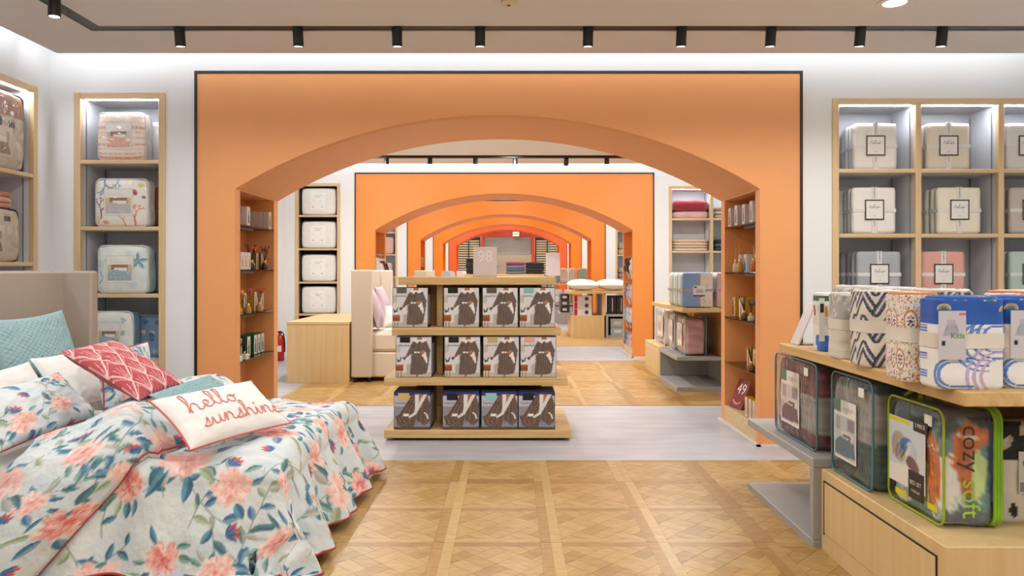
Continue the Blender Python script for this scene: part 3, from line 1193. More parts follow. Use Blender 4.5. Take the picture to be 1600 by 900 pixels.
# folded-back upper part of the duvet, thick and rounded
def fold_pt(u, v):
    t = -.64 + (BY1 - BY0 - .10 + .88) * v
    front = 1.16 + .10 * math.sin(min(1, max(0, (t + .05) / 1.5)) * math.pi) + (0.75 * min(0, t) if t < 0 else 0) - .10 * max(0, t - .6)
    back = .50 + (1.1 * min(0, t + .06) if t < -.06 else 0)
    a = math.pi * u
    s = back + (front - back) * (1 - (1 - u) ** 1.5)
    h = .205 * (math.sin(a) ** .42) * (0.65 + .35 * math.sin(math.pi * min(1, u * 1.15)))
    h *= (1 + .12 * nz(s * 2, t * 2.2, 20))
    x, y, z = duvet_pt(s, t)
    if t < 0:
        k = min(1, -t / .17)
        y -= h * .62 * k
        z += h * (1 - k) * 1.0 + .02 * k
    else:
        k = min(1, max(0, (t - 1.35) / .3))
        z += h * (1 - .6 * k)
        y += .1 * k * h
    if 0 < u < 1:
        z += .012 * math.sin(14 * (s + .3 * t)) * max(0, 1 - abs(min(0, t)) * 8)
    return x, y, z
m = MB()
FU, FV = 200, 320
GP = np.array([[fold_pt(i / FU, j / FV) for i in range(FU + 1)] for j in range(FV + 1)])
LU = np.concatenate([np.zeros((FV + 1, 1)), np.cumsum(np.linalg.norm(np.diff(GP, axis=1), axis=2), axis=1)], axis=1)
LU = LU - LU[:, -1:]
LV = np.concatenate([[0], np.cumsum(np.linalg.norm(np.diff(GP[:, 130], axis=0), axis=1))])
m.grid(lambda u, v: GP[round(v * FV), round(u * FU)], FU, FV, lambda u, v: flor(-LU[round(v * FV), round(u * FU)] + .45, LV[round(v * FV)] + .28))
bpart(m, 'duvet_fold', M_DUVET, True)
m = MB()
m.tube([Vector(fold_pt(.995, i / 150)) + Vector((.004, 0, .006)) for i in range(151)], .005, 6)
bpart(m, 'fold_piping', MATS['red_piping'], True)

# ================================================================ pillows
def pillow(name, label, cat, corners, th, colfn=None, m=None, piping=None, n=34, group=None, seed=0.0, back=None, waffle=0):
    """corners: world points bottom-left, bottom-right, top-right, top-left of the visible face"""
    P = [Vector(c) for c in corners]
    c0 = sum(P, Vector()) / 4
    ex = ((P[1] - P[0]) + (P[2] - P[3])) / 2
    ey = ((P[3] - P[0]) + (P[2] - P[1])) / 2
    wd, hg = ex.length, ey.length
    ex.normalize()
    ey = (ey - ex * ey.dot(ex)).normalized()
    ez = ex.cross(ey)
    t = thing(name, label, cat, (0, 0, 0), group=group)
    t.matrix_world = Matrix(((ex.x, ey.x, ez.x, c0.x), (ex.y, ey.y, ez.y, c0.y), (ex.z, ey.z, ez.z, c0.z), (0, 0, 0, 1)))
    def surf(u, v, sg):
        a, b = 2 * u - 1, 2 * v - 1
        x = wd / 2 * a * (1 - .075 * (1 - b * b))
        y = hg / 2 * b * (1 - .075 * (1 - a * a))
        q = max(0, (1 - a * a) * (1 - b * b))
        z = sg * th / 2 * q ** .42
        if waffle:
            z += sg * .0035 * math.sin(waffle * a * math.pi) * math.sin(waffle * 1.3 * b * math.pi) * min(1, q * 6)
        z += .010 * nz(a * 2.2 + seed, b * 2.2, seed + sg) * min(1, q * 4) + .006 * nz(a * 6 + seed, b * 6, 3 + sg) * min(1, q * 4)
        return x, y, z
    mt = m or M_CLOTH
    k = MB()
    k.grid(lambda u, v: surf(u, v, 1), n, n, colfn)
    k.build('pillow_face', mt, t, smooth=True)
    k = MB()
    k.grid(lambda u, v: surf(1 - u, v, -1), max(12, n // 3), max(12, n // 3), (lambda u, v: rgb(back)) if back else colfn)
    k.build('pillow_back', mt, t, smooth=True)
    if piping:
        k = MB()
        E = 24
        path = [surf(i / E, 0, 1) for i in range(E)] + [surf(1, i / E, 1) for i in range(E)] + [surf(1 - i / E, 1, 1) for i in range(E)] + [surf(0, 1 - i / E, 1) for i in range(E)]
        k.tube(path, .0055, 6, closed=True)
        k.build('piping', piping, t, smooth=True)
    return t, surf, wd, hg
def wp(px, py, Y):
    x, z = W(px, py, Y)
    return (x, Y, z)
M_TEAL = mat('teal_quilted', '#93b5b9', 0.85, weave=0.6, bump_scale=46)
M_WHITEP = mat('white_pillowcase', '#ecebe8', 0.9, bump=0.3, bump_scale=12)
HX = -3.27
pillow('euro_cushion', 'large aqua quilted square cushion leaning on the linen headboard', 'cushion', [(-2.98, 4.42, .58), (-2.98, 5.22, .58), (-3.18, 5.24, 1.235), (-3.18, 4.44, 1.20)], .16, m=M_TEAL, n=120, seed=2, waffle=15)
pillow('sleeping_pillow', 'plain white pillow just in front of the large aqua cushion', 'pillow', [(-2.76, 4.55, .62), (-2.76, 5.08, .62), (-2.97, 5.08, .965), (-2.97, 4.55, .96)], .12, m=M_WHITEP, n=30, seed=5)
pillow('sleeping_pillow', 'plain white pillow at the picture edge, nearest the camera of the two', 'pillow', [(-2.74, 3.88, .62), (-2.74, 4.50, .62), (-2.94, 4.50, .955), (-2.94, 3.90, .93)], .11, m=M_WHITEP, n=30, seed=8)
RP = MATS['red_piping']
pillow('pillow_sham', 'floral pillow sham at the near side of the bed with red piping', 'pillow', [(-2.50, 3.62, .62), (-2.48, 4.42, .62), (-2.70, 4.42, .90), (-2.78, 3.62, .85)], .20, lambda u, v: flor(u * .8 + .32, v * .55 + .02), piping=RP, n=90, seed=11)
pillow('pillow_sham', 'floral pillow sham at the far side of the bed behind the coral cushion', 'pillow', [(-2.56, 4.66, .60), (-2.56, 5.24, .60), (-2.57, 5.24, 1.0), (-2.62, 4.66, 1.0)], .16, lambda u, v: flor(u * .8 + .1, v * .5 + .5), piping=RP, n=60, seed=14)
# coral cushion with a white fan pattern
FAN = Canvas(260, 260, '#b34a52')
for gy in range(-1, 6):
    for gx in range(-1, 5):
        x, y = gx * .30 + (.15 if gy % 2 else 0), gy * .21
        FAN.poly([(x, y), (x - .15, y + .21), (x, y + .30), (x + .15, y + .21)], '#b34a52')
        for a in (-52, -35, -17, 0, 17, 35, 52):
            r0 = math.radians(90 + a)
            FAN.line([(x, y), (x + math.cos(r0) * .2, y + math.sin(r0) * .23)], .009, '#e6b9b4', .95)
        FAN.line([(x, y), (x - .15, y + .21), (x, y + .42), (x + .15, y + .21), (x, y)], .014, '#ecd0cb')
pillow('cushion', 'coral cushion with a white palm fan print propped on the pillows', 'cushion', [wp(213, 627, 3.97), wp(297, 599, 4.36), wp(168, 533, 4.42), wp(96, 549, 4.02)], .13, lambda u, v: FAN.at(u * .999, v * .999), n=100, seed=17, back='#a8434c')
pillow('cushion', 'small aqua quilted cushion tucked behind the white lettered cushion', 'cushion', [wp(284, 650, 3.99), wp(376, 612, 4.47), wp(324, 588, 4.46), wp(228, 618, 4.02)], .08, m=M_TEAL, n=90, seed=20, waffle=11)
t, surf, wd, hg = pillow('lumbar_cushion', 'white oblong cushion with coral handwriting hello sunshine and coral piping', 'cushion', [wp(297, 706, 3.56), wp(452, 660, 4.12), wp(395, 596, 4.27), wp(233, 625, 3.76)], .14, m=M_WHITEP, piping=mat('coral_piping', '#d26f6c', .8), n=40, seed=23)
GL = {
 'h': [(0, 0), (.35, 1.2), (.5, 2.2), (.32, 2.4), (.22, 1.8), (.22, 0), (.32, .6), (.6, 1.0), (.8, .7), (.8, .15), (1.0, 0), (1.15, .2)],
 'e': [(0, .2), (.4, .45), (.6, .75), (.4, 1.0), (.2, .7), (.25, .2), (.5, 0), (.8, .25)],
 'l': [(0, .2), (.35, 1.2), (.45, 2.2), (.28, 2.4), (.18, 1.6), (.22, .3), (.4, 0), (.62, .25)],
 'o': [(0, .25), (.3, .9), (.15, .6), (.2, .15), (.45, 0), (.72, .35), (.62, .85), (.4, 1.0), (.6, .8), (.95, .9)],
 's': [(0, .1), (.35, .6), (.5, 1.15), (.55, .6), (.45, .1), (.2, 0), (.12, .15), (.45, .02), (.75, .2)],
 'u': [(0, .3), (.2, 1), (.2, .3), (.4, 0), (.65, .3), (.75, 1), (.75, .3), (.9, 0), (1.1, .25)],
 'n': [(0, .3), (.2, 1), (.2, 0), (.3, .6), (.55, 1), (.75, .6), (.75, .15), (.95, 0), (1.15, .25)],
 'i': [(0, .25), (.2, 1), (.2, .2), (.38, 0), (.58, .25)]}
def script_word(word, x0, y0, sx, sy):
    pts, dots, x = [], [], x0
    for ch in word:
        g = GL[ch]
        pts += [(x + a * sx, y0 + b * sy) for a, b in g]
        if ch == 'i':
            dots.append((x + .25 * sx, y0 + 1.5 * sy))
        x += g[-1][0] * sx * .98
    return pts, dots
k = MB()
for word, x0, y0, sx, sy in (('hello', .13, .50, .125, .16), ('sunshine', .17, .19, .112, .13)):
    pts, dots = script_word(word, x0, y0, sx, sy)
    path = [Vector(surf(min(.97, p.x), p.y, 1)) + Vector((0, 0, .003)) for p in smoothpath([(a, b, 0) for a, b in pts], 5)]
    k.tube(path, .0032, 5)
    for d in dots:
        q = Vector(surf(d[0], d[1], 1))
        k.ball((q.x, q.y, q.z + .002), .006, n=6)
k.build('lettering', mat('coral_thread', '#e08f8a', .8), t, smooth=True)
# ================================================================ central gondola
GY = 7.02
gon = thing('display_stand', 'tiered oak display stand of boxed plush ponchos in the middle of the arch', 'display stand', (-0.28, GY, 0))
def gpart(nm, a, m, r=.004, parent=None):
    q = MB()
    q.box(a[0] + .28, a[1] + .28, a[2] - GY, a[3] - GY, a[4], a[5], r=r)
    return q.build(nm, m, parent or gon)
TIER = []       # (x0, x1, yfront, yback, ztop)
for (pa, pb, py, Y, dp) in ((600, 893, 672, 6.50, 1.04), (600, 887, 590, 6.60, .86), (612, 876, 512, 6.70, .66), (622, 868, 433, 6.76, .54)):
    x0, z = W(pa, py, Y)
    x1, _ = W(pb, py, Y)
    TIER.append((x0, x1, Y, Y + dp, z))
for i, (x0, x1, ya, yb, z) in enumerate(TIER):
    gpart('shelf' if i else 'base_board', (x0, x1, ya, yb, z - .072, z), OAK_X)
gpart('recessed_foot', (TIER[0][0] + .06, TIER[0][1] - .06, 6.57, 7.48, 0.001, TIER[0][4] - .072), M_BLACK)
sx0, sx1 = W(650, 0, 7)[0], W(846, 0, 7)[0]
for i in range(3):
    za, zb = TIER[i][4], TIER[i + 1][4] - .072
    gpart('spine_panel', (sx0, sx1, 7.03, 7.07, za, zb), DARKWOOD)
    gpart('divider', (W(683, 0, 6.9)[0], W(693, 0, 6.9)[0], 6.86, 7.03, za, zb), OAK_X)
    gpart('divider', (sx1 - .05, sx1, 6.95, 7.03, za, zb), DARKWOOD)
# box art: a plush poncho / a draped throw on printed card
def art_poncho():
    c = Canvas(120, 128, '#d3d0d3')
    w = lambda *p: [(a, b) for a, b in p]
    c.rect(0, 0, 1, .12, '#c2b7a6')
    c.rect(0, .12, .34, .5, '#d9d6da')
    c.poly(w((.30, .05), (.42, .05), (.42, .36), (.30, .34)), '#b9ad9d')
    c.rect(0, .16, .20, .34, '#8d4a26')
    c.rect(.01, .27, .19, .33, '#a65f34')
    c.rect(.04, 0, .07, .16, '#6b3319')
    c.rect(.13, 0, .16, .16, '#6b3319')
    c.leaf(.09, .36, .2, .03, 1.3, '#3c4a3d', '#59685a')
    c.leaf(.1, .36, .16, .03, 2.1, '#2f3a31', '#4a5a4c')
    c.ell(.1, .37, .035, .04, 0, '#e6e2dd')
    c.poly(w((.18, .5), (.23, .45), (.28, .5), (.23, .55)), '#7b2f2d')
    c.poly(w((0, .66), (.10, .66), (.13, .86), (0, .88)), '#bdb9ad')
    R = '#65564f'
    c.poly(w((.40, .08), (.45, .62), (.26, .50), (.30, .62), (.50, 1.00), (.62, 1.04), (.84, 1.0), (.97, .72), (.90, .22), (.86, .10), (.6, .05)), R)
    for i in range(16):
        x = .41 + .028 * i
        c.line(w((x, .10), (x + .02, .58), (x * .6 + .27, .92)), .012, ('#54473f', '#7d6c63')[i % 2], .75)
    c.poly(w((.48, .98), (.58, 1.05), (.78, 1.05), (.86, .98), (.74, .91), (.68, .97), (.60, .90)), '#e8e3dd')
    c.poly(w((.57, 1.0), (.75, 1.0), (.72, 1.07), (.6, 1.07)), '#a5694f')
    c.line(w((.66, .92), (.62, .72), (.60, .66)), .012, '#3b302b')
    c.ell(.55, .665, .045, .024, 0, '#f2efec')
    c.ell(.63, .665, .045, .024, 0, '#f2efec')
    c.poly(w((.28, .5), (.40, .60), (.42, .55), (.32, .42)), '#dedad6')
    c.poly(w((.72, .58), (.83, .68), (.90, .40), (.86, .36), (.78, .52)), '#e9e5e0')
    c.ell(.75, .67, .07, .045, .2, '#b0745a')
    c.rect(.56, 0, .62, .06, '#a5694f')
    c.rect(.0, 0, 1, .012, '#9d978f')
    return c
def art_throw():
    c = Canvas(120, 124, '#bcbdc3')
    w = lambda *p: [(a, b) for a, b in p]
    c.rect(0, 0, 1, .64, '#8f8f95')
    c.rect(0, 0, 1, .06, '#5c4a3c')
    c.rect(0, .93, 1, 1.1, '#2a3370')
    c.poly(w((.02, .36), (.14, .40), (.48, .95), (.60, .99), (.92, .97), (1.0, .7), (.98, .22), (.86, .10), (.62, .26), (.55, .06), (.3, .03), (.1, .12)), '#6a564b')
    for i in range(12):
        x = .08 + .07 * i
        c.line(w((x, .10 + .02 * (i % 3)), (x + .03, .3), (.5 + .035 * i, .9)), .018, ('#54433a', '#8a766a')[i % 2], .7)
    for i in range(5):
        c.line(catmull2(w((.06 + .05 * i, .34), (.16 + .05 * i, .12 + .02 * i), (.38, .09 + .03 * i), (.52 - .03 * i, .30))), .014, ('#483930', '#8f7b6e')[i % 2], .8)
    c.poly(w((.58, .97), (.72, .97), (.66, .66), (.57, .50)), '#e3e0da')
    c.poly(w((.80, .97), (.92, .97), (.62, .42), (.42, .30), (.40, .36), (.55, .46)), '#dedad4')
    c.poly(w((.68, .97), (.82, .97), (.70, .78)), '#a5735c')
    c.poly(w((.24, .36), (.40, .36), (.42, .42), (.26, .43)), '#f0eeec')
    c.line(w((.84, .46), (.91, .40), (.94, .30)), .035, '#efecea')
    return c
PONCHO, THROW = art_poncho(), art_throw()
BW, BD = .325, .062
M_BOXS = mat('box_side_black', '#15151a', .4)
def poncho_box_mesh(art, h, side):
    m = MB()
    m.col = lin(side)
    m.box(-BW / 2, BW / 2, 0, BD, 0, h, r=.002)
    body = m.mesh('carton', M_PRINT)
    nn = 56
    f = MB()
    f.grid(lambda u, v: ((u - .5) * (BW - .008), -.0012, .004 + v * (h - .008)), nn, nn, lambda u, v: art.at(u * .999, v * .999))
    return body, f.mesh('front_print', M_GLOSS)
H1, H3 = .365, .335
KIND = {'poncho': poncho_box_mesh(PONCHO, H1, '#141418'), 'throw': poncho_box_mesh(THROW, H3, '#171a2c')}
def swatch_mesh(col, x0, x1, z0, z1):
    m = MB()
    m.paint(col)
    m.box(x0, x1, -.0035, -.001, z0, z1)
    return m.mesh('colour_swatch', M_CLOTH)
cap = text_mesh('Cozy Plush Wrap', .021)
cap.materials.clear()
cap.materials.append(M_INK)
sw_side = MB()
sw_side.paint('#b9b6b8')
sw_side.box(BW / 2, BW / 2 + .001, .012, BD - .012, .03, .30)
sw_side = sw_side.mesh('side_print', M_PRINT)
SWCOL = [['#5e5a52', '#121214', '#5c4f44', '#7fb3ae'], ['#0f0f11', '#15141b', '#c2a35f', '#dfa08c'], ['#cdb06a', '#161026', '#8fc3c1', '#140f24']]
SWN = [['grey', 'black', 'brown', 'teal'], ['black', 'near-black', 'gold', 'peach'], ['gold', 'deep navy', 'aqua', 'dark plum']]
COLX = [(612, 670), (692, 750), (753, 810), (811, 868)]
ROWN = ['top', 'middle', 'bottom']
COLN = ['leftmost column', 'second column', 'third column', 'rightmost column']
for row in range(3):
    tier = TIER[2 - row]
    kind = 'poncho' if row < 2 else 'throw'
    hh = H1 if row < 2 else H3
    body, front = KIND[kind]
    for ci, (pa, pb) in enumerate(COLX):
        yf = tier[2] + (.006 if row < 2 else .02)
        px = (pa + pb) / 2 + (0, 1.5, -1)[row] + (4 if (row and ci == 0) else 0)
        x = W(px, 0, yf)[0]
        nd = 4 if row == 0 else (5 if row == 1 else 5)
        for d in range(nd):
            y = yf + d * (BD + .004)
            if y + BD > 6.93:
                break
            jx = random.uniform(-.002, .002) if d else 0
            what = 'brown poncho' if row < 2 else 'draped brown throw'
            if d == 0:
                lb = 'boxed %s with %s swatch, front of %s, %s shelf' % (what, SWN[row][ci], COLN[ci], ROWN[row])
            else:
                lb = 'dark boxed wrap, %s from the front in the %s of the %s shelf' % (NTH[d], COLN[ci], ROWN[row])
            t = thing('gift_box', lb, 'box', (x + jx, y, tier[4] + .0005), 0, 'boxed plush wraps on the %s shelf, %s' % (ROWN[row], COLN[ci]))
            put('carton', body, t)
            if d == 0:
                put('front_print', front, t)
                if row < 2:
                    put('colour_swatch', swatch_mesh(SWCOL[row][ci], -BW * .38, -BW * .10, hh - .052, hh - .002), t)
                    put('caption', cap, t, (-.055, -.0045, hh * .79), (math.pi / 2, 0, 0))
                else:
                    put('colour_swatch', swatch_mesh(SWCOL[row][ci], -BW * .38, -BW * .08, hh - .075, hh - .012), t)
                    put('caption', cap, t, (-.07, -.0045, hh * .70), (math.pi / 2, 0, 0))
            put('side_print', sw_side, t)
# acrylic price sign seen from behind on top of the stand
x, _ = W(758, 0, 7.0)
t = thing('price_sign', 'frosted upright price sign on top of the oak display stand', 'sign', (x, 7.0, TIER[3][4]))
m = MB()
m.box(-.113, .113, 0, .006, 0.006, .285, r=.002)
m.build('sign_panel', mat('frosted_card', '#d6c9c4', .35), t)
m = MB()
m.box(-.113, .113, -.03, .05, 0, .006)
m.build('sign_foot', M_ACRYL, t)
lettering('98', .15, mat('pale_print', '#e9dfdc', .4), t, (0, -.002, .19), (math.pi / 2, 0, 0), mirror=False)
# ================================================================ foreground display table on the right
TX = 1.68
tab = thing('display_table', 'maple and grey tiered display table stacked with quilts at the right foreground', 'display table', (TX, 3.9, 0))
def tpart(nm, a, m, r=.004, parent=None):
    q = MB()
    q.box(a[0] - TX, a[1] - TX, a[2] - 3.9, a[3] - 3.9, a[4], a[5], r=r)
    return q.build(nm, m, parent or tab)
TZ = 1.05
tpart('top_board', (TX + .012, 3.6, 2.74, 4.63, TZ - .055, TZ), OAK_Y)
tpart('cabinet', (TX, 3.6, 2.84, 3.975, 0.0, .437), PALE_Z)
d = tpart('cabinet_door', (TX - .004, TX + .01, 2.90, 3.93, .10, .375), PALE_Z)
for a in ((TX - .0045, TX + .004, 2.893, 2.90, .093, .382), (TX - .0045, TX + .004, 3.93, 3.937, .093, .382), (TX - .0045, TX + .004, 2.9, 3.93, .375, .382)):
    tpart('door_gap', a, M_BLACK, 0)
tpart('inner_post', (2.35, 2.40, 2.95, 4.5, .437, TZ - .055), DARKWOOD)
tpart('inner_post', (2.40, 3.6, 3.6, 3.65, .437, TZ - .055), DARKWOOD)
g = tpart('grey_shelf', (1.638, 2.5, 3.98, 5.08, .437, .487), M_GREY)
tpart('grey_upright', (1.638, 2.5, 3.98, 4.025, .045, .437), M_GREY)
tpart('grey_base', (1.638, 2.5, 3.98, 5.08, 0, .045), M_GREY)
tpart('grey_back', (2.05, 2.5, 4.6, 5.04, .045, .437), M_GREY)
# ---- clear zip bags along the aisle edge
def pouch(fn_u, fn_v):
    pass
def rounded_slab(mb, x0, x1, y0, y1, z0, z1, rad, bulge, nu=28, nv=22, colfn=None, seed=0, wob=.006, boxy=None):
    """soft bag: rounded rectangle in y-z, bulging in x, closed mesh made of two sheets joined at the rim"""
    cy, cz, hy, hz = (y0 + y1) / 2, (z0 + z1) / 2, (y1 - y0) / 2, (z1 - z0) / 2
    cx, hx = (x0 + x1) / 2, (x1 - x0) / 2
    e1 = .28 if boxy is None else boxy
    ring = arc_table(rad, rad, hy, hz, 0, 2 * math.pi)
    prof = arc_table(e1, e1 * 1.2, (hy + hz) / 2, hx, -math.pi / 2, math.pi / 2)
    def fn(u, v):
        # rounded block: u round the y-z outline, v from the -x pole to the +x pole
        cp, sx = prof(v)
        cc, ss = ring(u)
        y = cy + hy * cp * cc
        z = cz + hz * cp * ss
        x = cx + hx * sx
        w_ = wob * nz(y * 7 + seed, z * 7, x * 7)
        return x + w_, y + w_ * .6, max(z0, z + w_ * .6)
    mb.grid(fn, nu * 2, nv, (lambda u, v: colfn(*fn(u, v))) if colfn else None, cu=True)
def outline_yz(x, y0, y1, z0, z1, r, n=6):
    pts = []
    for cy, cz, a0 in ((y1 - r, z1 - r, 0), (y0 + r, z1 - r, 90), (y0 + r, z0 + r, 180), (y1 - r, z0 + r, 270)):
        for i in range(n + 1):
            a = math.radians(a0 + 90 * i / n)
            pts.append((x, cy + r * math.cos(a), cz + r * math.sin(a)))
    return pts
def card_on_x(parent, nm, x, y0, y1, z0, z1, art, n=40, skew=0.0):
    """printed card facing -x (left on the card is the far end)"""
    f = MB()
    f.grid(lambda u, v: (x, y1 + (y0 - y1) * u, z0 + (z1 - z0) * v + skew * u), n, n, lambda u, v: art.at(u * .999, v * .999))
    b = f.build(nm, M_GLOSS, parent)
    return b
def art_insert(bed='#5c4a52', wall='#cfc8c6'):
    c = Canvas(60, 110, '#eceae6')
    c.rect(0, 1.45, .3, 1.83, '#4f8078')
    c.line([(.4, 1.62), (.85, 1.62)], .02, '#9a9894')
    c.line([(.4, 1.55), (.9, 1.55)], .015, '#b4b2ae')
    c.line([(.4, 1.50), (.8, 1.50)], .015, '#b4b2ae')
    c.rect(.04, .06, .96, 1.36, wall)
    c.poly([(.04, .1), (.96, .16), (.9, .62), (.3, .7), (.04, .5)], bed)
    c.poly([(.3, .72), (.86, .66), (.84, .86), (.35, .9)], '#d9d3d0')
    c.poly([(.4, .72), (.75, .68), (.74, .8), (.42, .82)], bed)
    c.rect(.62, .95, .92, 1.3, '#8d8690')
    c.rect(.08, .9, .28, 1.3, '#a59ea3')
    return c
def zip_bag(name, label, x0, dx, y0, y1, z0, z1, colfn, pipe, art, card, seed, extra=None, rad=.2):
    t = thing(name, label, 'bedding bag', (x0 + dx / 2, (y0 + y1) / 2, z0))
    ox, oy = x0 + dx / 2, (y0 + y1) / 2
    a = (-dx / 2, dx / 2, y0 - oy, y1 - oy, 0, z1 - z0)
    m = MB()
    g_ = .016
    rounded_slab(m, a[0] + g_, a[1] - g_, a[2] + g_, a[3] - g_, a[4] + .004, a[5] - g_ * 1.5, rad, 0, 54, 44, colfn=lambda x, y, z: colfn((y - a[2]) / (a[3] - a[2]), (z - a[4]) / (a[5] - a[4]), x), seed=seed, wob=.02, boxy=.15)
    m.build('folded_bedding', M_CLOTH, t, smooth=True)
    m = MB()
    rounded_slab(m, *a, rad * .8, 0, 24, 24, seed=seed + 5, wob=.006, boxy=.12)
    m.build('vinyl_cover', M_VINYL, t, smooth=True)
    for i, xx in enumerate((a[0] + .008, a[1] - .008)):
        m = MB()
        P = outline_yz(xx, a[2] + .006, a[3] - .006, .007, a[5] - .006, .045)
        m.tube(P, .0055, 6, closed=True)
        m.build('piping', pipe, t, smooth=True)
    if card:
        cy0, cy1, cz0, cz1 = card
        card_on_x(t, 'insert_card', a[0] - .002, a[2] + (a[3] - a[2]) * cy0, a[2] + (a[3] - a[2]) * cy1, a[5] * cz0, a[5] * cz1, art)
    m = MB()
    m.paint('#f0efec')
    m.box(a[0] - .004, a[0] - .002, a[2] + (a[3] - a[2]) * .16, a[2] + (a[3] - a[2]) * .16 + .055, a[5] * .83, a[5] * .83 + .045)
    m.build('price_sticker', M_PRINT, t)
    return t, a
PIPE_T = mat('teal_piping', '#4f7f88', .5)
def col_maroon(v, z, x):
    fold = z > .60 or z < .20
    k = (nz(v * 4, z * 26, x * 5) + .6 * nz(v * 26 + z * 9, z * 5, x * 5)) * .10  # streaks put the light and shade of drapery folds into the colour
    base = np.array((.42, .21, .24) if fold else (.60, .59, .58))
    return np.clip(base + k, 0, 1)
def col_teal(v, z, x):
    k = (nz(v * 4, z * 26, x * 5) + .6 * nz(v * 26 + z * 9, z * 5, x * 5)) * .10  # fold shading of the cloth painted in as colour streaks
    base = np.array((.24, .36, .36) if (z < .42 or z > .88) else (.58, .58, .56))
    return np.clip(base + k, 0, 1)
zip_bag('bedding_bag', 'clear zip bag of maroon and grey bedding standing on the grey shelf', 1.70, .26, 4.09, 4.74, .4875, .985, col_maroon, PIPE_T, art_insert('#6d4a55'), (.36, .80, .17, .82), 3)
zip_bag('bedding_bag', 'clear zip bag of dark teal and grey bedding, middle of the three bags', 1.72, .26, 3.50, 3.955, .4375, .975, col_teal, PIPE_T, art_insert('#5d7480', '#b9c1c6'), (.34, .88, .17, .74), 6)
# bright dinosaur bag, one side zipped in green
M_LIME = mat('lime_zip', '#86bf2c', .5)
DINO = Canvas(120, 200, '#5f7f82')
def paint_dino():
    r = random.Random(21)
    c = DINO
    c.poly([(0, 0), (1, 0), (1, .28), (.5, .2), (0, .3)], '#5b6470')
    c.poly([(0, .3), (.3, .25), (.45, .9), (.2, 1.1), (0, 1.0)], '#d9dbd0')
    c.poly([(.35, .5), (.75, .35), (.95, .95), (.6, 1.2), (.4, 1.0)], '#b9cf8a')
    c.poly([(.15, 1.0), (.4, .45), (.55, .5), (.6, 1.0), (.9, 1.2), (.95, 1.42), (.5, 1.5), (.2, 1.3)], '#b9672f')
    c.poly([(0, 1.25), (.35, 1.4), (.3, 1.66), (0, 1.66)], '#4a5356')
    c.poly([(.55, 1.45), (1, 1.4), (1, 1.66), (.5, 1.66)], '#2c3032')
    for i in range(170):
        x, y = r.random(), r.random() * 1.66
        col = c.at(x, y / 1.667)
        k = r.uniform(.72, 1.28)
        c.leaf(x, y, r.uniform(.06, .16), .012, r.random() * 6.28, tuple(np.clip(col * k, 0, 1)))
    for i in range(9):
        c.leaf(.12 + .05 * i, .2 + .03 * (i % 3), .38, .02, 1.2 + .12 * i, '#e6e8df', '#9fc0bd')
    for i in range(6):
        c.line([(.3 + .07 * i, 1.32), (.34 + .07 * i, 1.25)], .02, '#efe6d6')
paint_dino()
def col_dino(v, z, x):
    if x > .078:
        return (.17, .33, .55)
    zz = min(.998, max(0, z))
    if v < .08:
        return np.clip(DINO.at(min(.999, max(0, (x + .11) / .2)), zz) * 1.22, 0, 1)
    return np.clip(DINO.at((v * 1.3 + .2) % 1.0, (zz + .12) % 1.0) * 1.22, 0, 1)
DY0, DY1 = 3.02, 3.47
t, a = zip_bag('bedding_bag', 'clear zip bag of colourful dinosaur bedding with a lime green zip', 1.775, .245, DY0, DY1, .4375, .93, col_dino, mat('olive_piping', '#9db52f', .5), None, None, 9)
c = Canvas(90, 96, '#cfd6df')       # big insert: child's bed picture
c.ell(.30, .60, .24, .26, .3, '#8f9a9c', '#c8b38f')
c.ell(.5, .66, .2, .12, .1, '#3e6fb0', '#6a93c9')
c.ell(.62, .55, .17, .2, 0, '#d4dbe6', '#b5bfd2')
c.ell(.66, .38, .2, .12, -.4, '#6a5552', '#7f6a64')
for i in range(14):
    c.line([(.1 + .03 * i, .42 + .02 * (i % 4)), (.14 + .035 * i, .62 + .02 * (i % 3))], .02, random.choice(['#5f6a6c', '#c79a5f', '#e4e0d6', '#3d4f73']), .8)
c.poly([(0, 0), (1, 0), (1, .2), (.5, .34), (0, .28)], '#e9e7e2')
c.rect(0, .99, .6, 1.06, '#d9cf2f')
card_on_x(t, 'insert_card', a[0] - .003, a[2] + .12, a[3] - .03, .10, .40, c, 46)
m = MB()
m.paint('#2a2826')
m.box(a[0] - .006, a[0] - .004, a[2] + .10, a[2] + .21, .365, .415)
m.build('card_badge', M_PRINT, t)
m = MB()
m.paint('#2a2826')
m.box(a[0] - .006, a[0] - .004, a[2] + .13, a[2] + .25, .065, .185)
m.build('card_badge', M_PRINT, t)
m = MB()
m.paint('#e0cf1f')
m.box(a[0] - .0055, a[0] - .0035, a[2] + .03, a[2] + .10, .06, .085)
m.build('card_stripe', M_PRINT, t)
m = MB()
m.paint('#e0cf1f')
m.box(a[0] - .0055, a[0] - .0035, a[2] + .27, a[2] + .36, .05, .075)
m.build('card_stripe', M_PRINT, t)
M_WTXT = mat('white_ink', '#f0efea', .5)
RX = (math.pi / 2, 0, -math.pi / 2)
lettering('3 PIECE', .024, M_WTXT, t, (a[0] - .0075, a[2] + .155, .392), RX)
lettering('BED SET', .025, M_WTXT, t, (a[0] - .0075, a[2] + .19, .135), RX)
lettering('TODDLER', .015, M_WTXT, t, (a[0] - .0075, a[2] + .19, .10), RX)
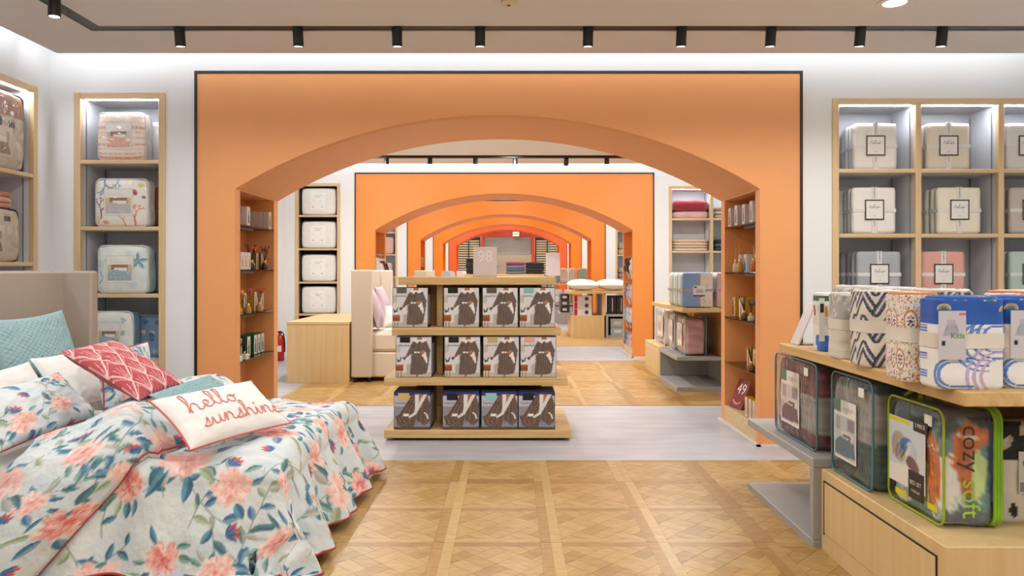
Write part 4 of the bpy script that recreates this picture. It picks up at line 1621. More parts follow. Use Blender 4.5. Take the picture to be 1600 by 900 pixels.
# lettering printed down the near end of the bag, and the zip gusset
lettering('soft', .105, mat('lime_ink', '#a9cf2e', .5), t, (-.01, a[2] - .004, .13), (math.pi / 2, math.pi / 2, 0))
lettering('cozy', .105, mat('dark_ink', '#31383a', .5), t, (-.01, a[2] - .004, .335), (math.pi / 2, math.pi / 2, 0))
m = MB()
P = outline_yz(a[1] - .03, a[2] + .0, a[3] - .0, .009, a[5] - .0, .05)
for dx_ in (0, .012, .024):
    m.tube([(p[0] + dx_, p[1], p[2]) for p in P], .0075, 6, closed=True)
m.build('zip', M_LIME, t, smooth=True)
m = MB()
m.tube(smoothpath([(-.05, .06, a[5] - .01), (-.03, .1, a[5] + .02), (-.03, .16, a[5] + .02), (-.05, .2, a[5] - .012)]), .009, 6)
m.build('carry_handle', M_LIME, t, smooth=True)
# leaf-print pack on the cabinet behind
LEAFP = Canvas(120, 200, '#e4dfd2')
LEAFP.rect(0, 1.05, 1, 1.7, '#2b2a29')
for x, y, an, cc in ((.25, .3, 1.8, 0), (.75, .35, 1.9, 0), (.5, .05, 1.7, 0), (.1, .05, 1.8, 0), (.95, .0, 1.8, 0), (.3, 1.2, 1.1, 1), (.8, 1.15, 1.9, 1), (.1, 1.45, 1.6, 1), (.6, 1.45, 1.2, 1)):
    LEAFP.leaf(x, y, .3, .085, an, ('#37342f', '#d3cfc4')[cc], ('#2a2826', '#bdb9ad')[cc])
x0 = W(1566, 0, 3.12)[0]
t = thing('quilt_pack', 'black and cream leaf print sheet pack on the low cabinet at the picture edge', 'bedding pack', (x0 + .12, 3.2, .4375))
m = MB()
def slabfn(w_, d_, h_, e=.3, wob=.004, seed=0):
    ring = arc_table(e, e, w_ / 2, d_ / 2, -math.pi / 2, 1.5 * math.pi)
    def fn(u, v):
        k = 1 if v < .96 else 1 - (v - .96) * 8
        k = k if v > .03 else .94 + v * 2
        cc, ss = ring(u % 1.0)
        x, y = w_ / 2 * cc * k, d_ / 2 * ss * k
        q = wob * nz(x * 8 + seed, y * 8, v * 5)
        return x + q, y + q, h_ * v
    return fn
def standing_pack(parent, w_, d_, h_, art, nu=80, nv=60, e=.35, seed=0, urange=(0.0, 1.0), nm='folded_cloth', wob=.006):
    fn = slabfn(w_, d_, h_, e, wob, seed)
    m = MB()
    m.grid(fn, nu, nv, lambda u, v: art.at(((u + .25) % 1.0) * (urange[1] - urange[0]) + urange[0], v * .999), cu=True)
    n0 = len(m.v) - nu
    m.f.append([n0 + i for i in range(nu)])
    m.mi.append(0)
    return m.build(nm, M_CLOTH, parent, smooth=True), fn
standing_pack(t, .26, .16, .42, LEAFP, e=.25, urange=(0, 3))
m = MB()
m.paint('#d9d7d6')
m.box(-.055, .10, -.088, -.084, .12, .30)
m.paint('#b4434a')
m.box(.0, .07, -.0885, -.0875, .285, .296)
m.paint('#77787a')
m.box(-.03, .06, -.0885, -.0875, .19, .215)
m.paint('#8d8f92')
m.box(-.05, .08, -.0885, -.0875, .13, .17)
m.build('insert_card', M_PRINT, t)
for i, s in enumerate(('IECE', 'RSIBLE', 'T SET')):
    lettering(s, .028, mat('grey_ink', '#55565a', .5), t, (.0, -.0895, .272 - i * .022), (math.pi / 2, 0, 0))
# ---- quilts standing on the top board
def canv_grey():
    c = Canvas(160, 160, '#aaa5a3')
    r = random.Random(5)
    for i in range(60):
        x, y = r.random(), r.random() * .5 + .5
        for a in range(6):
            c.ell(x + .02 * math.cos(a), y + .02 * math.sin(a), .016, .007, a, '#d4d0cd', wrap=True)
        c.leaf(x, y, .06, .012, r.random() * 6, '#cbc6c3', wrap=True)
    c.rect(0, .0, 1, .45, '#d9d4ca')
    for i in range(14):
        c.line([(0, .03 * i), (1, .03 * i + .01)], .006, '#bfb9ae')
    c.poly([(.62, 0), (.9, 0), (.9, .3), (.74, .2)], '#a8a3a0')
    return c
def canv_navy():
    c = Canvas(240, 200, '#ded9cb')
    for k, y in enumerate((.02, .30, .58, .80)):
        for i in range(-1, 6):
            x = i * .25
            for q, (wd, col) in enumerate(((.085, '#2c3350'), (.05, '#566079'), (.018, '#e0dccf'))):
                c.line([(x, y), (x + .125, y + .22), (x + .25, y)], wd, col)
    for i in range(40):
        for j in range(34):
            if (i + j) % 2:
                c.rect(i / 40, j / 40, i / 40 + .011, j / 40 + .011, '#cfcbc2', .55)
    return c
def canv_medal():
    c = Canvas(240, 220, '#e6dfd6')
    r = random.Random(8)
    for i in range(1300):
        x, y = r.random(), r.random()
        c.ell(x, y, .009, .006, r.random() * 3, r.choice(['#b8632f', '#cf8250', '#2a3a72', '#a85a28']), wrap=True)
    for x, y in ((.12, .22), (.37, .22), (.62, .22), (.87, .22), (.0, .62), (.25, .62), (.5, .62), (.75, .62)):
        c.ell(x, y, .075, .12, 0, '#a85a28', wrap=True)
        c.ell(x, y, .062, .104, 0, '#ece6dd', wrap=True)
        for a in range(8):
            c.ell(x + .03 * math.cos(a * .785), y + .05 * math.sin(a * .785), .016, .011, a * .785, '#33457c' if a % 2 else '#c9895c', wrap=True)
        c.ell(x, y, .018, .018, 0, '#33457c', wrap=True)
    return c
def canv_rainbow(low=None):
    c = Canvas(480, 500, '#e9e8e6')
    B, L = '#3a6cc4', low or '#b79ac6'
    fx = lambda q: .075 + .35 * q            # across the front face
    def hook(a, y, radii, col, end):
        for R in radii:
            pts = [(fx(end), y + R / .34)] + [(fx(a + R / .26 * math.cos(math.radians(q))), y + R / .34 * math.sin(math.radians(q))) for q in range(90, 271, 15)] + [(fx(end), y - R / .34)]
            c.line(pts, .017, col)
            c.line(pts, .006, '#e9e8e6', .35)
    hook(.80, .60, (.085, .06, .035), B, 1.3)
    hook(.62, .50, (.10, .08, .06), B, .72)
    hook(.86, .15, (.115, .088, .062), L, 1.3)
    hook(.20, .17, (.06, .045), B, .50)
    for y in (.12, .32, .50, .64):
        for q in range(3):
            c.line([(.45, y + .03 * q), (1.0, y + .03 * q)], .014, B)
    c.rect(0, .72, 1, 1.1, '#2557ad')
    for i in range(14):
        c.line([(0, .74 + .022 * i), (1, .745 + .022 * i)], .004, '#1d4a99', .6)
    for q, y in ((.10, .90), (.32, 1.01), (.75, 1.0), (.98, .88), (1.6, .95), (2.2, .9)):
        c.ell(fx(q), y, .035, .06, 0, '#efe9dc')
        c.ell(fx(q), y, .030, .052, 0, '#b08a4f')
        c.ell(fx(q), y - .008, .018, .032, 0, '#2f7f76')
        c.rect(fx(q) - .04, y - .07, fx(q) + .04, y - .012, '#2557ad')
    return c
def canv_kidwhite():
    c = Canvas(120, 140, '#e5e3df')
    c.rect(0, .0, .5, .32, '#2a5cae')
    c.rect(0, 1.0, 1, 1.1, '#2e6b45')
    for i in range(4):
        c.rect(.05 + .25 * i, .6, .17 + .25 * i, .9, random.choice(['#d9a22c', '#c8c5c0', '#b8483b']))
        c.rect(.3 * i, .1, .3 * i + .1, .3, '#3c6dbf')
    return c
CREAM = mat('cream_band', '#ddd6cb', .8, bump=.1)
def quilt(label, pxc, ybase, wd, dp, h, art, ur, card=None, seed=0, group='quilts standing on the near table', band=(.44, .60), x=None, y=None, e=.42, nu=96):
    Y = y if y is not None else (H - TZ) * F / (ybase - VY)
    X = x if x is not None else W(pxc, 0, Y)[0]
    t = thing('rolled_quilt', label, 'quilt', (X, Y + dp / 2, TZ + .0005), group=group)
    b, fn = standing_pack(t, wd, dp, h, art, nu, 100 if nu > 60 else 40, e, seed, ur, 'quilt_body', .008)
    m = MB()
    def bf(u, v):
        q = fn(u, band[0] + (band[1] - band[0]) * v)
        return q[0] * 1.03, q[1] * 1.04, q[2]
    m.grid(bf, 48, 4, cu=True)
    m.build('paper_band', CREAM, t, smooth=True)
    m = MB()          # rolled layers showing on top
    for i in range(4):
        k = .82 - .2 * i
        m.tube([(q[0] * k, q[1] * k, h - .012 + .006 * nz(q[0] * 9, i, seed)) for q in (fn(j / 28, .9) for j in range(28))], .012, 6, closed=True)
    m.paint(tuple(art.at(.3, .97)))
    m.c = [lin(tuple(art.at(.3, .95)))] * len(m.v)
    m.build('rolled_layers', M_CLOTH, t, smooth=True)
    return t, fn
CG, CN, CM, CR, CK = canv_grey(), canv_navy(), canv_medal(), canv_rainbow(), canv_kidwhite()
CR2 = canv_rainbow('#c3c455')
CARDM = M_GLOSS
def qcard(t, x0, x1, z0, z1, y, art, n=30, rz=0.0):
    f = MB()
    f.grid(lambda u, v: (x0 + (x1 - x0) * u, y, z0 + (z1 - z0) * v), n, n, lambda u, v: art.at(u * .999, v * .999))
    return f.build('insert_card', M_GLOSS, t, rot=(0, 0, rz))
KC = Canvas(80, 120, '#c9c6cd')
KC.rect(.3, .95, .62, 1.22, '#b3b1ba')
KC.poly([(.16, .74), (.75, .72), (.68, 1.05), (.3, 1.06)], '#a9a8b3')
KC.line([(.24, .80), (.3, 1.02), (.66, 1.0), (.72, .78)], .02, '#8e8d99')
KC.rect(.1, .44, .26, .56, '#222730')
KC.rect(.74, 1.36, 1, 1.42, '#c2454d')
for i in range(4):
    KC.line([(.1, .36 - .05 * i), (.7, .36 - .05 * i)], .008, '#aaa8b0')
t, fn = quilt('bright blue rainbow print kids quilt standing at the table corner', 1520, 609, .26, .15, .355, CR, (0, 1), seed=1, e=.3, nu=260)
qcard(t, -.135, -.03, .115, .30, -.0825, KC)
lettering('Kids', .030, mat('kids_ink', '#5c8a3a', .5), t, (-.062, -.0835, .205), (math.pi / 2, 0, 0))
t, fn = quilt('blue kids quilt with yellow stripes cut by the picture edge', 1624, 607, .26, .15, .355, CR2, (0, 1), seed=2, e=.3, nu=200)
qcard(t, -.115, -.005, .115, .30, -.0825, KC)
lettering('Kids', .030, MATS['kids_ink'], t, (-.035, -.0835, .205), (math.pi / 2, 0, 0))
t, fn = quilt('cream quilt with orange and blue medallion print', 1447, 598, .155, .20, .365, CM, (0, 1.6), seed=3, nu=200)
bc = Canvas(50, 90, '#cfccd2')
bc.rect(.1, 1.2, .95, 1.65, '#252b3a')
for i in range(4):
    bc.line([(.15, .7 - .1 * i), (.8, .7 - .1 * i)], .02, '#a9a7ae')
qcard(t, -.005, .075, .115, .28, -.108, bc, rz=.25)
lettering('BIG', .030, M_WTXT, t, (.037, -.113, .253), (math.pi / 2, 0, .1))
quilt('ivory quilt with navy geometric diamond print', 1386, 575, .19, .20, .365, CN, (0, 1.4), seed=4, nu=200)
t, fn = quilt('grey quilt with white flower print and stripes', 1337, 562, .15, .18, .34, CG, (0, 1.5), seed=5)
m = MB()
m.paint('#d3cf8a')
m.box(-.0, .07, -.1, -.096, .14, .22)
m.build('insert_card', M_PRINT, t)
t, fn = quilt('white kids quilt with bus and road blocks next to the clear easel sign', 1300, 550, .10, .16, .33, CK, (0, 2), seed=6)
m = MB()
m.paint('#d8d6d9')
m.box(-.075, -.045, -.09, -.086, .06, .30)
m.paint('#23262e')
m.box(-.07, -.05, -.0915, -.089, .22, .27)
m.build('insert_card', M_PRINT, t)
# second row behind: their tops show over the front row
back = [(1.98, 4.05, CG, 'grey flowered quilt in the back row behind the white bus quilt'), (2.0, 3.70, CG, 'pale grey quilt in the back row behind the grey flowered one'), (2.02, 3.30, CN, 'navy patterned quilt in the back row behind the diamond quilt'), (2.18, 3.0, CM, 'medallion quilt in the back row behind the blue rainbow quilt'), (2.42, 2.98, CM, 'medallion quilt in the back row at the picture edge')]
for i, (x, y, cv, lb) in enumerate(back):
    quilt(lb, 0, 0, .22, .2, .37, cv, (0, 1.5), seed=10 + i, x=x, y=y + .05, nu=60)
# clear easel sign at the far end of the board
x, _ = W(1265, 0, 4.5)
t = thing('easel_sign', 'tilted clear acrylic easel sign at the far end of the table top', 'sign', (x, 4.47, TZ))
m = MB()
m.prism([(-.085, .0), (-.075, .0), (.03, .25), (.02, .25)], 'y', 0, .12)
m.build('easel_panel', mat('sign_back', '#cfc9c8', .3), t)
m = MB()
m.prism([(-.085, 0), (.06, 0), (.06, .006), (-.085, .006)], 'y', 0, .12)
m.build('easel_foot', M_ACRYL, t)
# ================================================================ comforter bags in the left shelves
def bag_art(bg, painter, seed, card=True, bedcol='#8fa3a8', cardbg='#e4e2da'):
    c = Canvas(150, 150, bg)
    painter(c, random.Random(seed))
    if card:
        c.rect(.19, .22, .75, .80, '#c9c6bd')
        c.rect(.20, .23, .74, .79, cardbg)
        c.line([(.34, .70), (.62, .70)], .008, '#b9b6ae')
        c.line([(.38, .66), (.58, .66)], .006, '#c6c3bb')
        c.rect(.22, .26, .72, .60, '#c9baa0')
        c.rect(.30, .48, .64, .60, '#8f7355')
        c.poly([(.22, .26), (.70, .26), (.68, .44), (.32, .50), (.24, .42)], bedcol)
        c.poly([(.36, .49), (.62, .47), (.61, .54), (.37, .55)], '#e6e2da')
        for i in range(12):
            c.ell(.3 + .03 * i, .34 + .04 * (i % 3), .01, .007, 0, '#f0ede6', alpha=.8)
    return c
def p_stripe(c, r):
    for i, (y, col) in enumerate(((.02, '#dba58d'), (.10, '#e7c3ae'), (.2, '#ead8ca'), (.3, '#dfb19a'), (.44, '#e3bfae'), (.56, '#ecd9cd'), (.66, '#e0b6a2'), (.78, '#ebd7c8'), (.9, '#e6cbb9'))):
        c.rect(0, y, 1, y + .05, col)
        for k in range(26):
            c.ell(k / 26, y + .025, .012, .015, 0, r.choice(['#c9795f', '#efe3da', '#d9977e']))
def p_coral(c, r):
    def branch(x, y, a, l, col, d):
        if d == 0:
            return
        x2, y2 = x + math.cos(a) * l, y + math.sin(a) * l
        c.line([(x, y), (x2, y2)], .009 + .004 * d, col)
        for q in (-.5, .45):
            branch(x2, y2, a + q + r.uniform(-.15, .15), l * .74, col, d - 1)
    branch(.80, .03, 1.7, .15, '#cf6a4e', 5)
    branch(.60, .02, 1.9, .12, '#d98a63', 4)
    branch(.13, .18, 1.5, .15, '#7b5c83', 5)
    branch(.16, .99, -1.2, .12, '#4f7fa6', 5)
    branch(.45, .99, -1.6, .07, '#7ba3b8', 4)
    branch(.05, .05, 1.2, .06, '#c8b45a', 4)
    c.ell(.9, .88, .07, .05, .5, '#c9c061', '#dcd69a')
    c.ell(.78, .72, .05, .07, .5, '#a23f4c', '#c1656b')
    c.ell(.22, .08, .07, .05, 0, '#d08a6a', '#e3b79d')
    c.ell(.94, .62, .04, .03, 0, '#4f7fa6')
def p_star(c, r):
    for i in range(22):
        c.ell(r.random(), r.random(), .12, .09, r.random() * 3, r.choice(['#c5d8d6', '#dfe4d8', '#b9d0d2', '#e3e2d2']), alpha=.6)
    for a in range(5):
        an = a * 1.2566 + .3
        c.leaf(.83, .68, .2, .045, an, '#5f8e9a', '#86aeb6')
    c.line([(.05, .2), (.12, .3), (.08, .45)], .014, '#5f8b95')
def p_shell(c, r):
    for i in range(16):
        x, y, a = r.random(), r.random(), r.random() * 6
        col = r.choice([('#2e5d95', '#5a86b4'), ('#cdbf95', '#ded5b8'), ('#7fa3b0', '#a8c2c8'), ('#3c4f7c', '#62749c')])
        for k in range(7):
            c.leaf(x, y, .13, .016, a + (k - 3) * .2, col[0], col[1])
def p_plain(c, r):
    for i in range(10):
        c.line([(r.random(), r.random()), (r.random(), r.random())], .006, '#dcdcd8', .5)
def soft_box(w_, d_, h_, art, fcol, n=46, e=.16, seed=0, wob=.008):
    """bag seen from the front (-y): puffy box; the front carries the drawing, the sides a plain cloth"""
    m = MB()
    fc = rgb(fcol)
    ring = arc_table(e, e, w_ / 2, h_ / 2, 0, 2 * math.pi)
    prof = arc_table(e, .30, (w_ + h_) / 4, d_ / 2, -math.pi / 2, math.pi / 2)
    def fn(u, v):
        cp, sy = prof(v)
        cc, ss = ring(u)
        x = w_ / 2 * cp * cc
        z = h_ / 2 * cp * ss
        y = d_ / 2 * sy
        q = wob * nz(x * 6 + seed, y * 6, z * 6)
        return x + q, y + q, max(0, z + h_ / 2 + q)
    def col(u, v):
        x, y, z = fn(u, v)
        if y < -d_ * .40:
            return art.at(min(.999, max(0, x / w_ + .5)), min(.999, z / h_))
        f = nz(x * 3 + seed, y * 9, z * 9)
        return np.clip(np.array(fc) * (1 + .12 * f), 0, 1)
    m.grid(fn, n * 3, n * 2, col, cu=True)
    return m.mesh('comforter', M_PUFF, True)
def flat_front(w_, h_, art, n=60, m=None):
    f = MB()
    f.grid(lambda u, v: ((u - .5) * w_, 0, v * h_), n, n, lambda u, v: art.at(u * .999, v * .999))
    return f.mesh('front_print', m or M_PUFF)
def xz_outline(w_, h_, y, r, n=6):
    return [(p[1], y, p[2]) for p in outline_yz(0, -w_ / 2, w_ / 2, 0, h_, r, n)]
M_PIPEW = mat('clear_piping', '#d9dcda', .3)
def comforter(name, label, X, Y, Z, w_, d_, h_, art, fcol, rz=0.0, seed=0, group=None, pipe=None):
    t = thing(name, label, 'comforter bag', (X, Y, Z), rz, group)
    # puffy rounded block with a slightly domed printed front
    mesh = soft_box(w_, d_, h_, art, fcol, 30, .2, seed)
    put('comforter', mesh, t, (0, d_ / 2, 0))
    f = MB()
    def ff(u, v):
        a, b = 2 * u - 1, 2 * v - 1
        rr = .985
        s = lambda q: q
        # squircle mapping keeps the corners round
        x = a * math.sqrt(max(0, 1 - .16 * b * b * b * b)) * w_ / 2 * rr
        z = h_ / 2 + b * math.sqrt(max(0, 1 - .16 * a * a * a * a)) * h_ / 2 * rr
        y = -.004 - .03 * ((1 - a ** 4) * (1 - b ** 4)) ** .6 + .004 * nz(a * 3 + seed, b * 3, 2)
        return x, y, max(.004, z)
    f.grid(ff, 62, 62, lambda u, v: art.at(u * .999, v * .999))
    f.build('printed_front', M_PUFF, t, smooth=True)
    m = MB()
    m.tube(xz_outline(w_ * .985, h_ * .985, 0.004, .05), .006, 6, closed=True)
    pp = m.build('piping', pipe or M_PIPEW, t, (0, 0, .006), smooth=True)
    return t
YS = AY[0] + .05
A1 = bag_art('#eadfd4', p_stripe, 1, bedcol='#d9a692')
A2 = bag_art('#e6e2d8', p_coral, 2, bedcol='#b9b4bb')
A3 = bag_art('#d3dedb', p_star, 3, bedcol='#93a9b3')
A4 = bag_art('#e2e4de', p_shell, 4, bedcol='#8fb0bd')
for i, (pa, pb, zz, art, lb, fc, lb2, w2) in enumerate((
        (153, 228, LZ[0], A1, 'clear bag of peach striped comforter on the top lit cell beside the arch', '#e9d9cf', 'white bagged comforter behind the peach striped one', '#e3e6e8'),
        (149, 232, LZ[1], A2, 'clear bag of coral reef print comforter, second cell beside the arch', '#e6e2d8', 'salmon bagged comforter behind the coral reef one', '#a9634f'),
        (153, 232, LZ[2], A3, 'clear bag of pale starfish print comforter, third cell beside the arch', '#c9d6d6', 'dusty teal bagged comforter behind the starfish one', '#7d979b'),
        (143, 208, LZ[3], A4, 'clear bag of blue seashell print comforter, lowest visible cell beside the arch', '#6f93ac', 'blue and white shell comforter behind the lowest front bag', '#7f9fb8'))):
    xa, xb = W(pa, 0, YS)[0], W(pb, 0, YS)[0]
    comforter('comforter_bag', lb, (xa + xb) / 2, YS, zz, xb - xa, .15, .415, art, fc, seed=i * 3)
    xc = (W(190, 0, YS)[0]) + .19
    comforter('comforter_bag', lb2, min(xc, -3.02 - .21), YS + .205, zz, .40, .14, .37, bag_art(w2, p_shell if i == 3 else p_plain, 9 + i, card=False), w2, seed=20 + i)
# side wall shelf: brown and beige bags (turned to face the room)
def p_room(c, r, x0, y0, x1, y1):
    w_, h_ = x1 - x0, y1 - y0
    q = lambda a, b: (x0 + a * w_, y0 + b * h_)
    c.rect(x0, y0, x1, y1, '#c3b49d')
    c.poly([q(0, .62), q(1, .70), q(1, 1), q(0, 1)], '#d3c7b3')
    c.poly([q(.05, .05), q(.95, .05), q(.85, .45), q(.15, .52)], '#8b7763')
    c.poly([q(.18, .48), q(.82, .42), q(.8, .62), q(.24, .68)], '#e0d7c8')
    for i in range(14):
        c.line([q(.1 + .06 * i, .08), q(.2 + .05 * i, .46)], .012, r.choice(['#a5917b', '#6f5d4b', '#97836d']), .7)
    for a_ in (.12, .8):
        c.rect(*q(a_, .5), *q(a_ + .1, .8), '#9c8a73')
def p_brown(c, r):
    for i in range(40):
        c.ell(r.random(), r.random() * .66, .10, .05, r.random() * 3, r.choice(['#cbbfae', '#9c8a76', '#b3a28d', '#d8cebf']), alpha=.6)
    p_room(c, r, .10, .16, .74, .56)
    c.rect(0, .68, 1, 1, '#9a6f55')
    for i in range(40):
        x = r.random()
        c.line([(x, .68 + .1 * r.random()), (x + r.uniform(-.1, .1), .8 + .2 * r.random())], .012, r.choice(['#b98b70', '#7f563f', '#c49a80']), .5)
    c.rect(.42, .54, .54, .65, '#2f2f33')
    c.rect(.66, .55, .76, .63, '#3a3a40')
AB = bag_art('#b7a793', p_brown, 31, card=False)
def p_beige(c, r):
    for i in range(36):
        c.ell(r.random(), r.random(), .1, .06, r.random() * 3, r.choice(['#d6cabb', '#9c8a76', '#b7a692', '#e2d9cc']), alpha=.6)
    p_room(c, r, .08, .16, .66, .68)
    c.rect(.40, .72, .54, .88, '#2f2f33')
    c.rect(.66, .76, .78, .86, '#3a3a40')
AG = bag_art('#bfb09c', p_beige, 33, card=False)
XS = XL - .05
for i, (y, z, w_, h_, art, fc, lb) in enumerate((
        (5.72, 2.306, .66, .62, AB, '#8a644c', 'large bag of copper brown comforter on the upper left wall shelf'),
        (5.68, 1.575, .62, .42, AG, '#a8957f', 'bag of beige printed comforter on the middle left wall shelf'))):
    t = comforter('comforter_bag', lb, XS, y, z, w_, .26, h_, art, fc, rz=math.pi / 2, seed=40 + i, pipe=M_INK)
t = thing('folded_throw', 'folded peach plush throw lying on the beige comforter bag', 'throw', (XS - .13, 5.68, 1.575 + .425))
for i in range(3):
    m = MB()
    m.paint(('#b98466', '#caa084', '#b07a5c')[i])
    rounded_slab(m, -.125, .125, -.28, .28, i * .045, i * .045 + .05, .3, 0, 24, 14, wob=.006, seed=i)
    m.build('fold', M_CLOTH, t, smooth=True)
# ================================================================ sheet sets in the right cubbies
def script_label():
    c = Canvas(90, 90, '#e6e3df')
    for s in ((0, .06), (.94, 1.0)):
        c.rect(0, s[0] * 1, 1, s[1], '#26221f')
        c.rect(s[0], 0, s[1], 1, '#26221f')
    c.line(catmull2([(.22, .6), (.3, .72), (.33, .58), (.4, .66), (.45, .58), (.5, .78), (.52, .58), (.6, .66), (.64, .57), (.72, .66), (.8, .6)]), .018, '#3a3530')
    for y in (.46, .41, .36):
        c.line([(.25, y), (.75, y)], .012, '#b1aca6')
    c.line([(.42, .2), (.58, .2)], .016, '#8b8680')
    c.rect(0, 0, 1, .06, '#26221f')
    c.rect(0, .94, 1, 1, '#26221f')
    return c
SLAB = script_label()
LABEL_MESH = None
def sheet_set_meshes(col):
    w_, h_, d_ = .37, .40, .062
    m = MB()
    m.paint(col)
    rounded_slab(m, 0, d_, -w_ / 2, w_ / 2, 0, h_, .07, 0, 26, 16, wob=.007, seed=len(col), boxy=.12)
    m.v = [(p[1], p[0], p[2]) for p in m.v]
    m.f = [f[::-1] for f in m.f]
    body = m.mesh('folded_sheets', mat('sheet_cloth', vcol=True, rough=.8, bump=.25, bump_scale=16), True)
    m = MB()
    m.box(-.022, .022, -.004, d_ + .004, 0.001, h_ + .003, r=.002)
    m.box(-w_ / 2 - .003, w_ / 2 + .003, -.0045, d_ + .0045, h_ * .46, h_ * .46 + .032, r=.002)
    rib = m.mesh('ribbon', mat('ribbon', '#dcdad6', .5))
    return body, rib, w_, h_, d_
f = MB()
f.grid(lambda u, v: ((u - .5) * .165, -.0075, (v - .5) * .175), 40, 40, lambda u, v: SLAB.at(u * .999, v * .999))
LABEL_MESH = f.mesh('paper_label', M_PRINT)
scr = MB()
for yy in (.06, .12, .31, .36):
    scr.tube([(q[0] * .03 - .015 + .0, -.0062, yy + q[1] * .05) for q in catmull2([(.3, 0), (.6, .3), (.4, .5), (.7, .7), (.3, .8), (.6, 1)])], .0012, 4)
SCR = scr.mesh('ribbon_script', M_INK)
CELLS = [  # (px centre of front pack, column name, row, cloth, colour word, n packs)
    (1368, 0, 0, '#e6e3de', 'off-white', 4), (1482, 1, 0, '#ddd4c3', 'cream', 3), (1366, 0, 1, '#e7e4de', 'ivory', 4), (1499, 1, 1, '#e7e1cf', 'pale butter', 4),
    (1374, 0, 2, '#a9adb5', 'slate grey', 4), (1474, 1, 2, '#dba497', 'salmon pink', 4), (1606, 2, 0, '#dcdad7', 'light grey', 4), (1612, 2, 1, '#c4bbb1', 'taupe', 3), (1612, 2, 2, '#b3cbbe', 'sage green', 4)]
RW, CW = ['top', 'middle', 'lower'], ['first column', 'second column', 'third column']
ZR = RZ[:3]
for px, cx, rw, col, word, n in CELLS:
    body, rib, w_, h_, d_ = sheet_set_meshes(col)
    Yf = AY[0] + .045
    X = W(px, 0, Yf)[0]
    lo = (RS[0] + .056 if cx == 0 else RC[cx - 1] + .026) + w_ / 2 + .006
    hi = RC[cx] - .026 - w_ / 2 - .006
    X = min(max(X, lo), hi)
    for k in range(n):
        xk = max(lo, min(hi, X + random.uniform(-.01, .01) * k))
        lb = ('%s ribbon tied sheet set facing out, %s cubby of the %s' % (word, RW[rw], CW[cx])) if k == 0 else ('%s sheet set %s from the front, %s cubby of the %s' % (word, NTH[k], RW[rw], CW[cx]))
        t = thing('sheet_set', lb, 'sheet set', (xk, Yf + k * .082, ZR[rw] + .003), 0, 'ribbon tied sheet sets in the right cubbies')
        put('folded_sheets', body, t)
        put('ribbon', rib, t)
        if k == 0:
            put('paper_label', LABEL_MESH, t, (0, 0, .205))
            put('ribbon_script', SCR, t)
# ================================================================ goods in the arch niches
def gift(X, Y, Z, dx, dy, dz, side, label, pr=None, body='#d8d4cf', group=None, art=None):
    """small upright carton; side -1 faces the aisle to the right (left niche), +1 faces left"""
    t = thing('fragrance_box', label, 'box', (X, Y, Z + .0005), 0, group)
    m = MB()
    m.paint(body)
    m.box(-dx / 2, dx / 2, -dy / 2, dy / 2, 0, dz, r=.002)
    m.build('carton', M_PRINT, t)
    if pr:
        m = MB()
        xf = dx / 2 + .0006 if side < 0 else -dx / 2 - .0006
        m.paint(pr[0])
        s = (xf - .0005, xf + .0005)
        m.box(s[0], s[1], -dy * .5 + .003, dy * .5 - .003, dz * .03, dz * .97)
        m.paint(pr[1])
        q = xf + (.001 if side < 0 else -.001)
        yy = dy * .18
        m.box(q - .0005, q + .0005, -yy, yy, dz * .12, dz * .55)
        m.box(q - .0005, q + .0005, -yy * .45, yy * .45, dz * .55, dz * .8)
        m.build('printed_face', M_PRINT, t)
    return t
def diffuser(X, Y, Z, label, glass='#c9b08a', liquid='#b5792c', reeds='#3a2430', flower=None, h=.085, r=.032, group=None, square=False, tall=False):
    t = thing('reed_diffuser', label, 'diffuser', (X, Y, Z + .0005), 0, group)
    m = MB()
    m.paint(liquid)
    if square:
        m.box(-r * 1.3, r * 1.3, -r * 1.3, r * 1.3, 0, h * .75, r=.006)
    else:
        m.lathe([(r * .9, 0), (r, .006), (r, h * .55), (r * .45, h * .8), (r * .4, h)], n=12)
    m.build('bottle', M_GLOSS, t, smooth=not square)
    m = MB()
    m.paint(glass)
    m.lathe([(r * .46, h * .74), (r * .5, h * .8), (r * .5, h * 1.05), (r * .3, h * 1.08)], n=10)
    m.build('cap', mat('cap_metal', '#c9a24e', .3, metal=.7), t, smooth=True)
    rr = random.Random(int(abs(X * 997 + Y * 131)))
    nre = 1 if tall else 6
    for i in range(nre):
        a = rr.uniform(-.5, .5)
        b = rr.uniform(-.5, .5)
        ln = h * (1.0 if tall else 1.7)
        m = MB()
        m.paint(reeds)
        m.tube([(0, 0, h), (a * ln * (.1 if tall else .8), b * ln * (.1 if tall else .8), h + ln)], .0035, 5)
        m.build('reed', M_PRINT, t)
    if flower:
        m = MB()
        m.paint(flower)
        for i in range(9):
            an = i * 2.4
            m.ball((.018 * math.cos(an) + .01, .018 * math.sin(an), h * 2.2 + .008 * (i % 3)), .016, (1, 1, .8), 6)
        m.build('flower', M_CLOTH, t, smooth=True)
        m = MB()
        m.paint('#5b6b3a')
        m.tube([(0, 0, h), (.012, 0, h * 2.2)], .003, 5)
        m.build('stem', M_PRINT, t)
    return t
XLN, XRN = ARCHES and (ACX - AHW), (ACX + AHW)
def ly(px, off=.05):
    """depth of a point just behind the left jamb plane that shows at column px"""
    return (abs(XLN) + off) * F / (VX - px)
def ry(px, off=.05):
    return (XRN + off) * F / (px - VX)
z1, z2, z3, z4 = L_SHELF
PRW, PRB = ('#d9d6d3', '#5a5450'), ('#cfc4b4', '#7a4a32')
gL = 'cartons in the left arch niche'
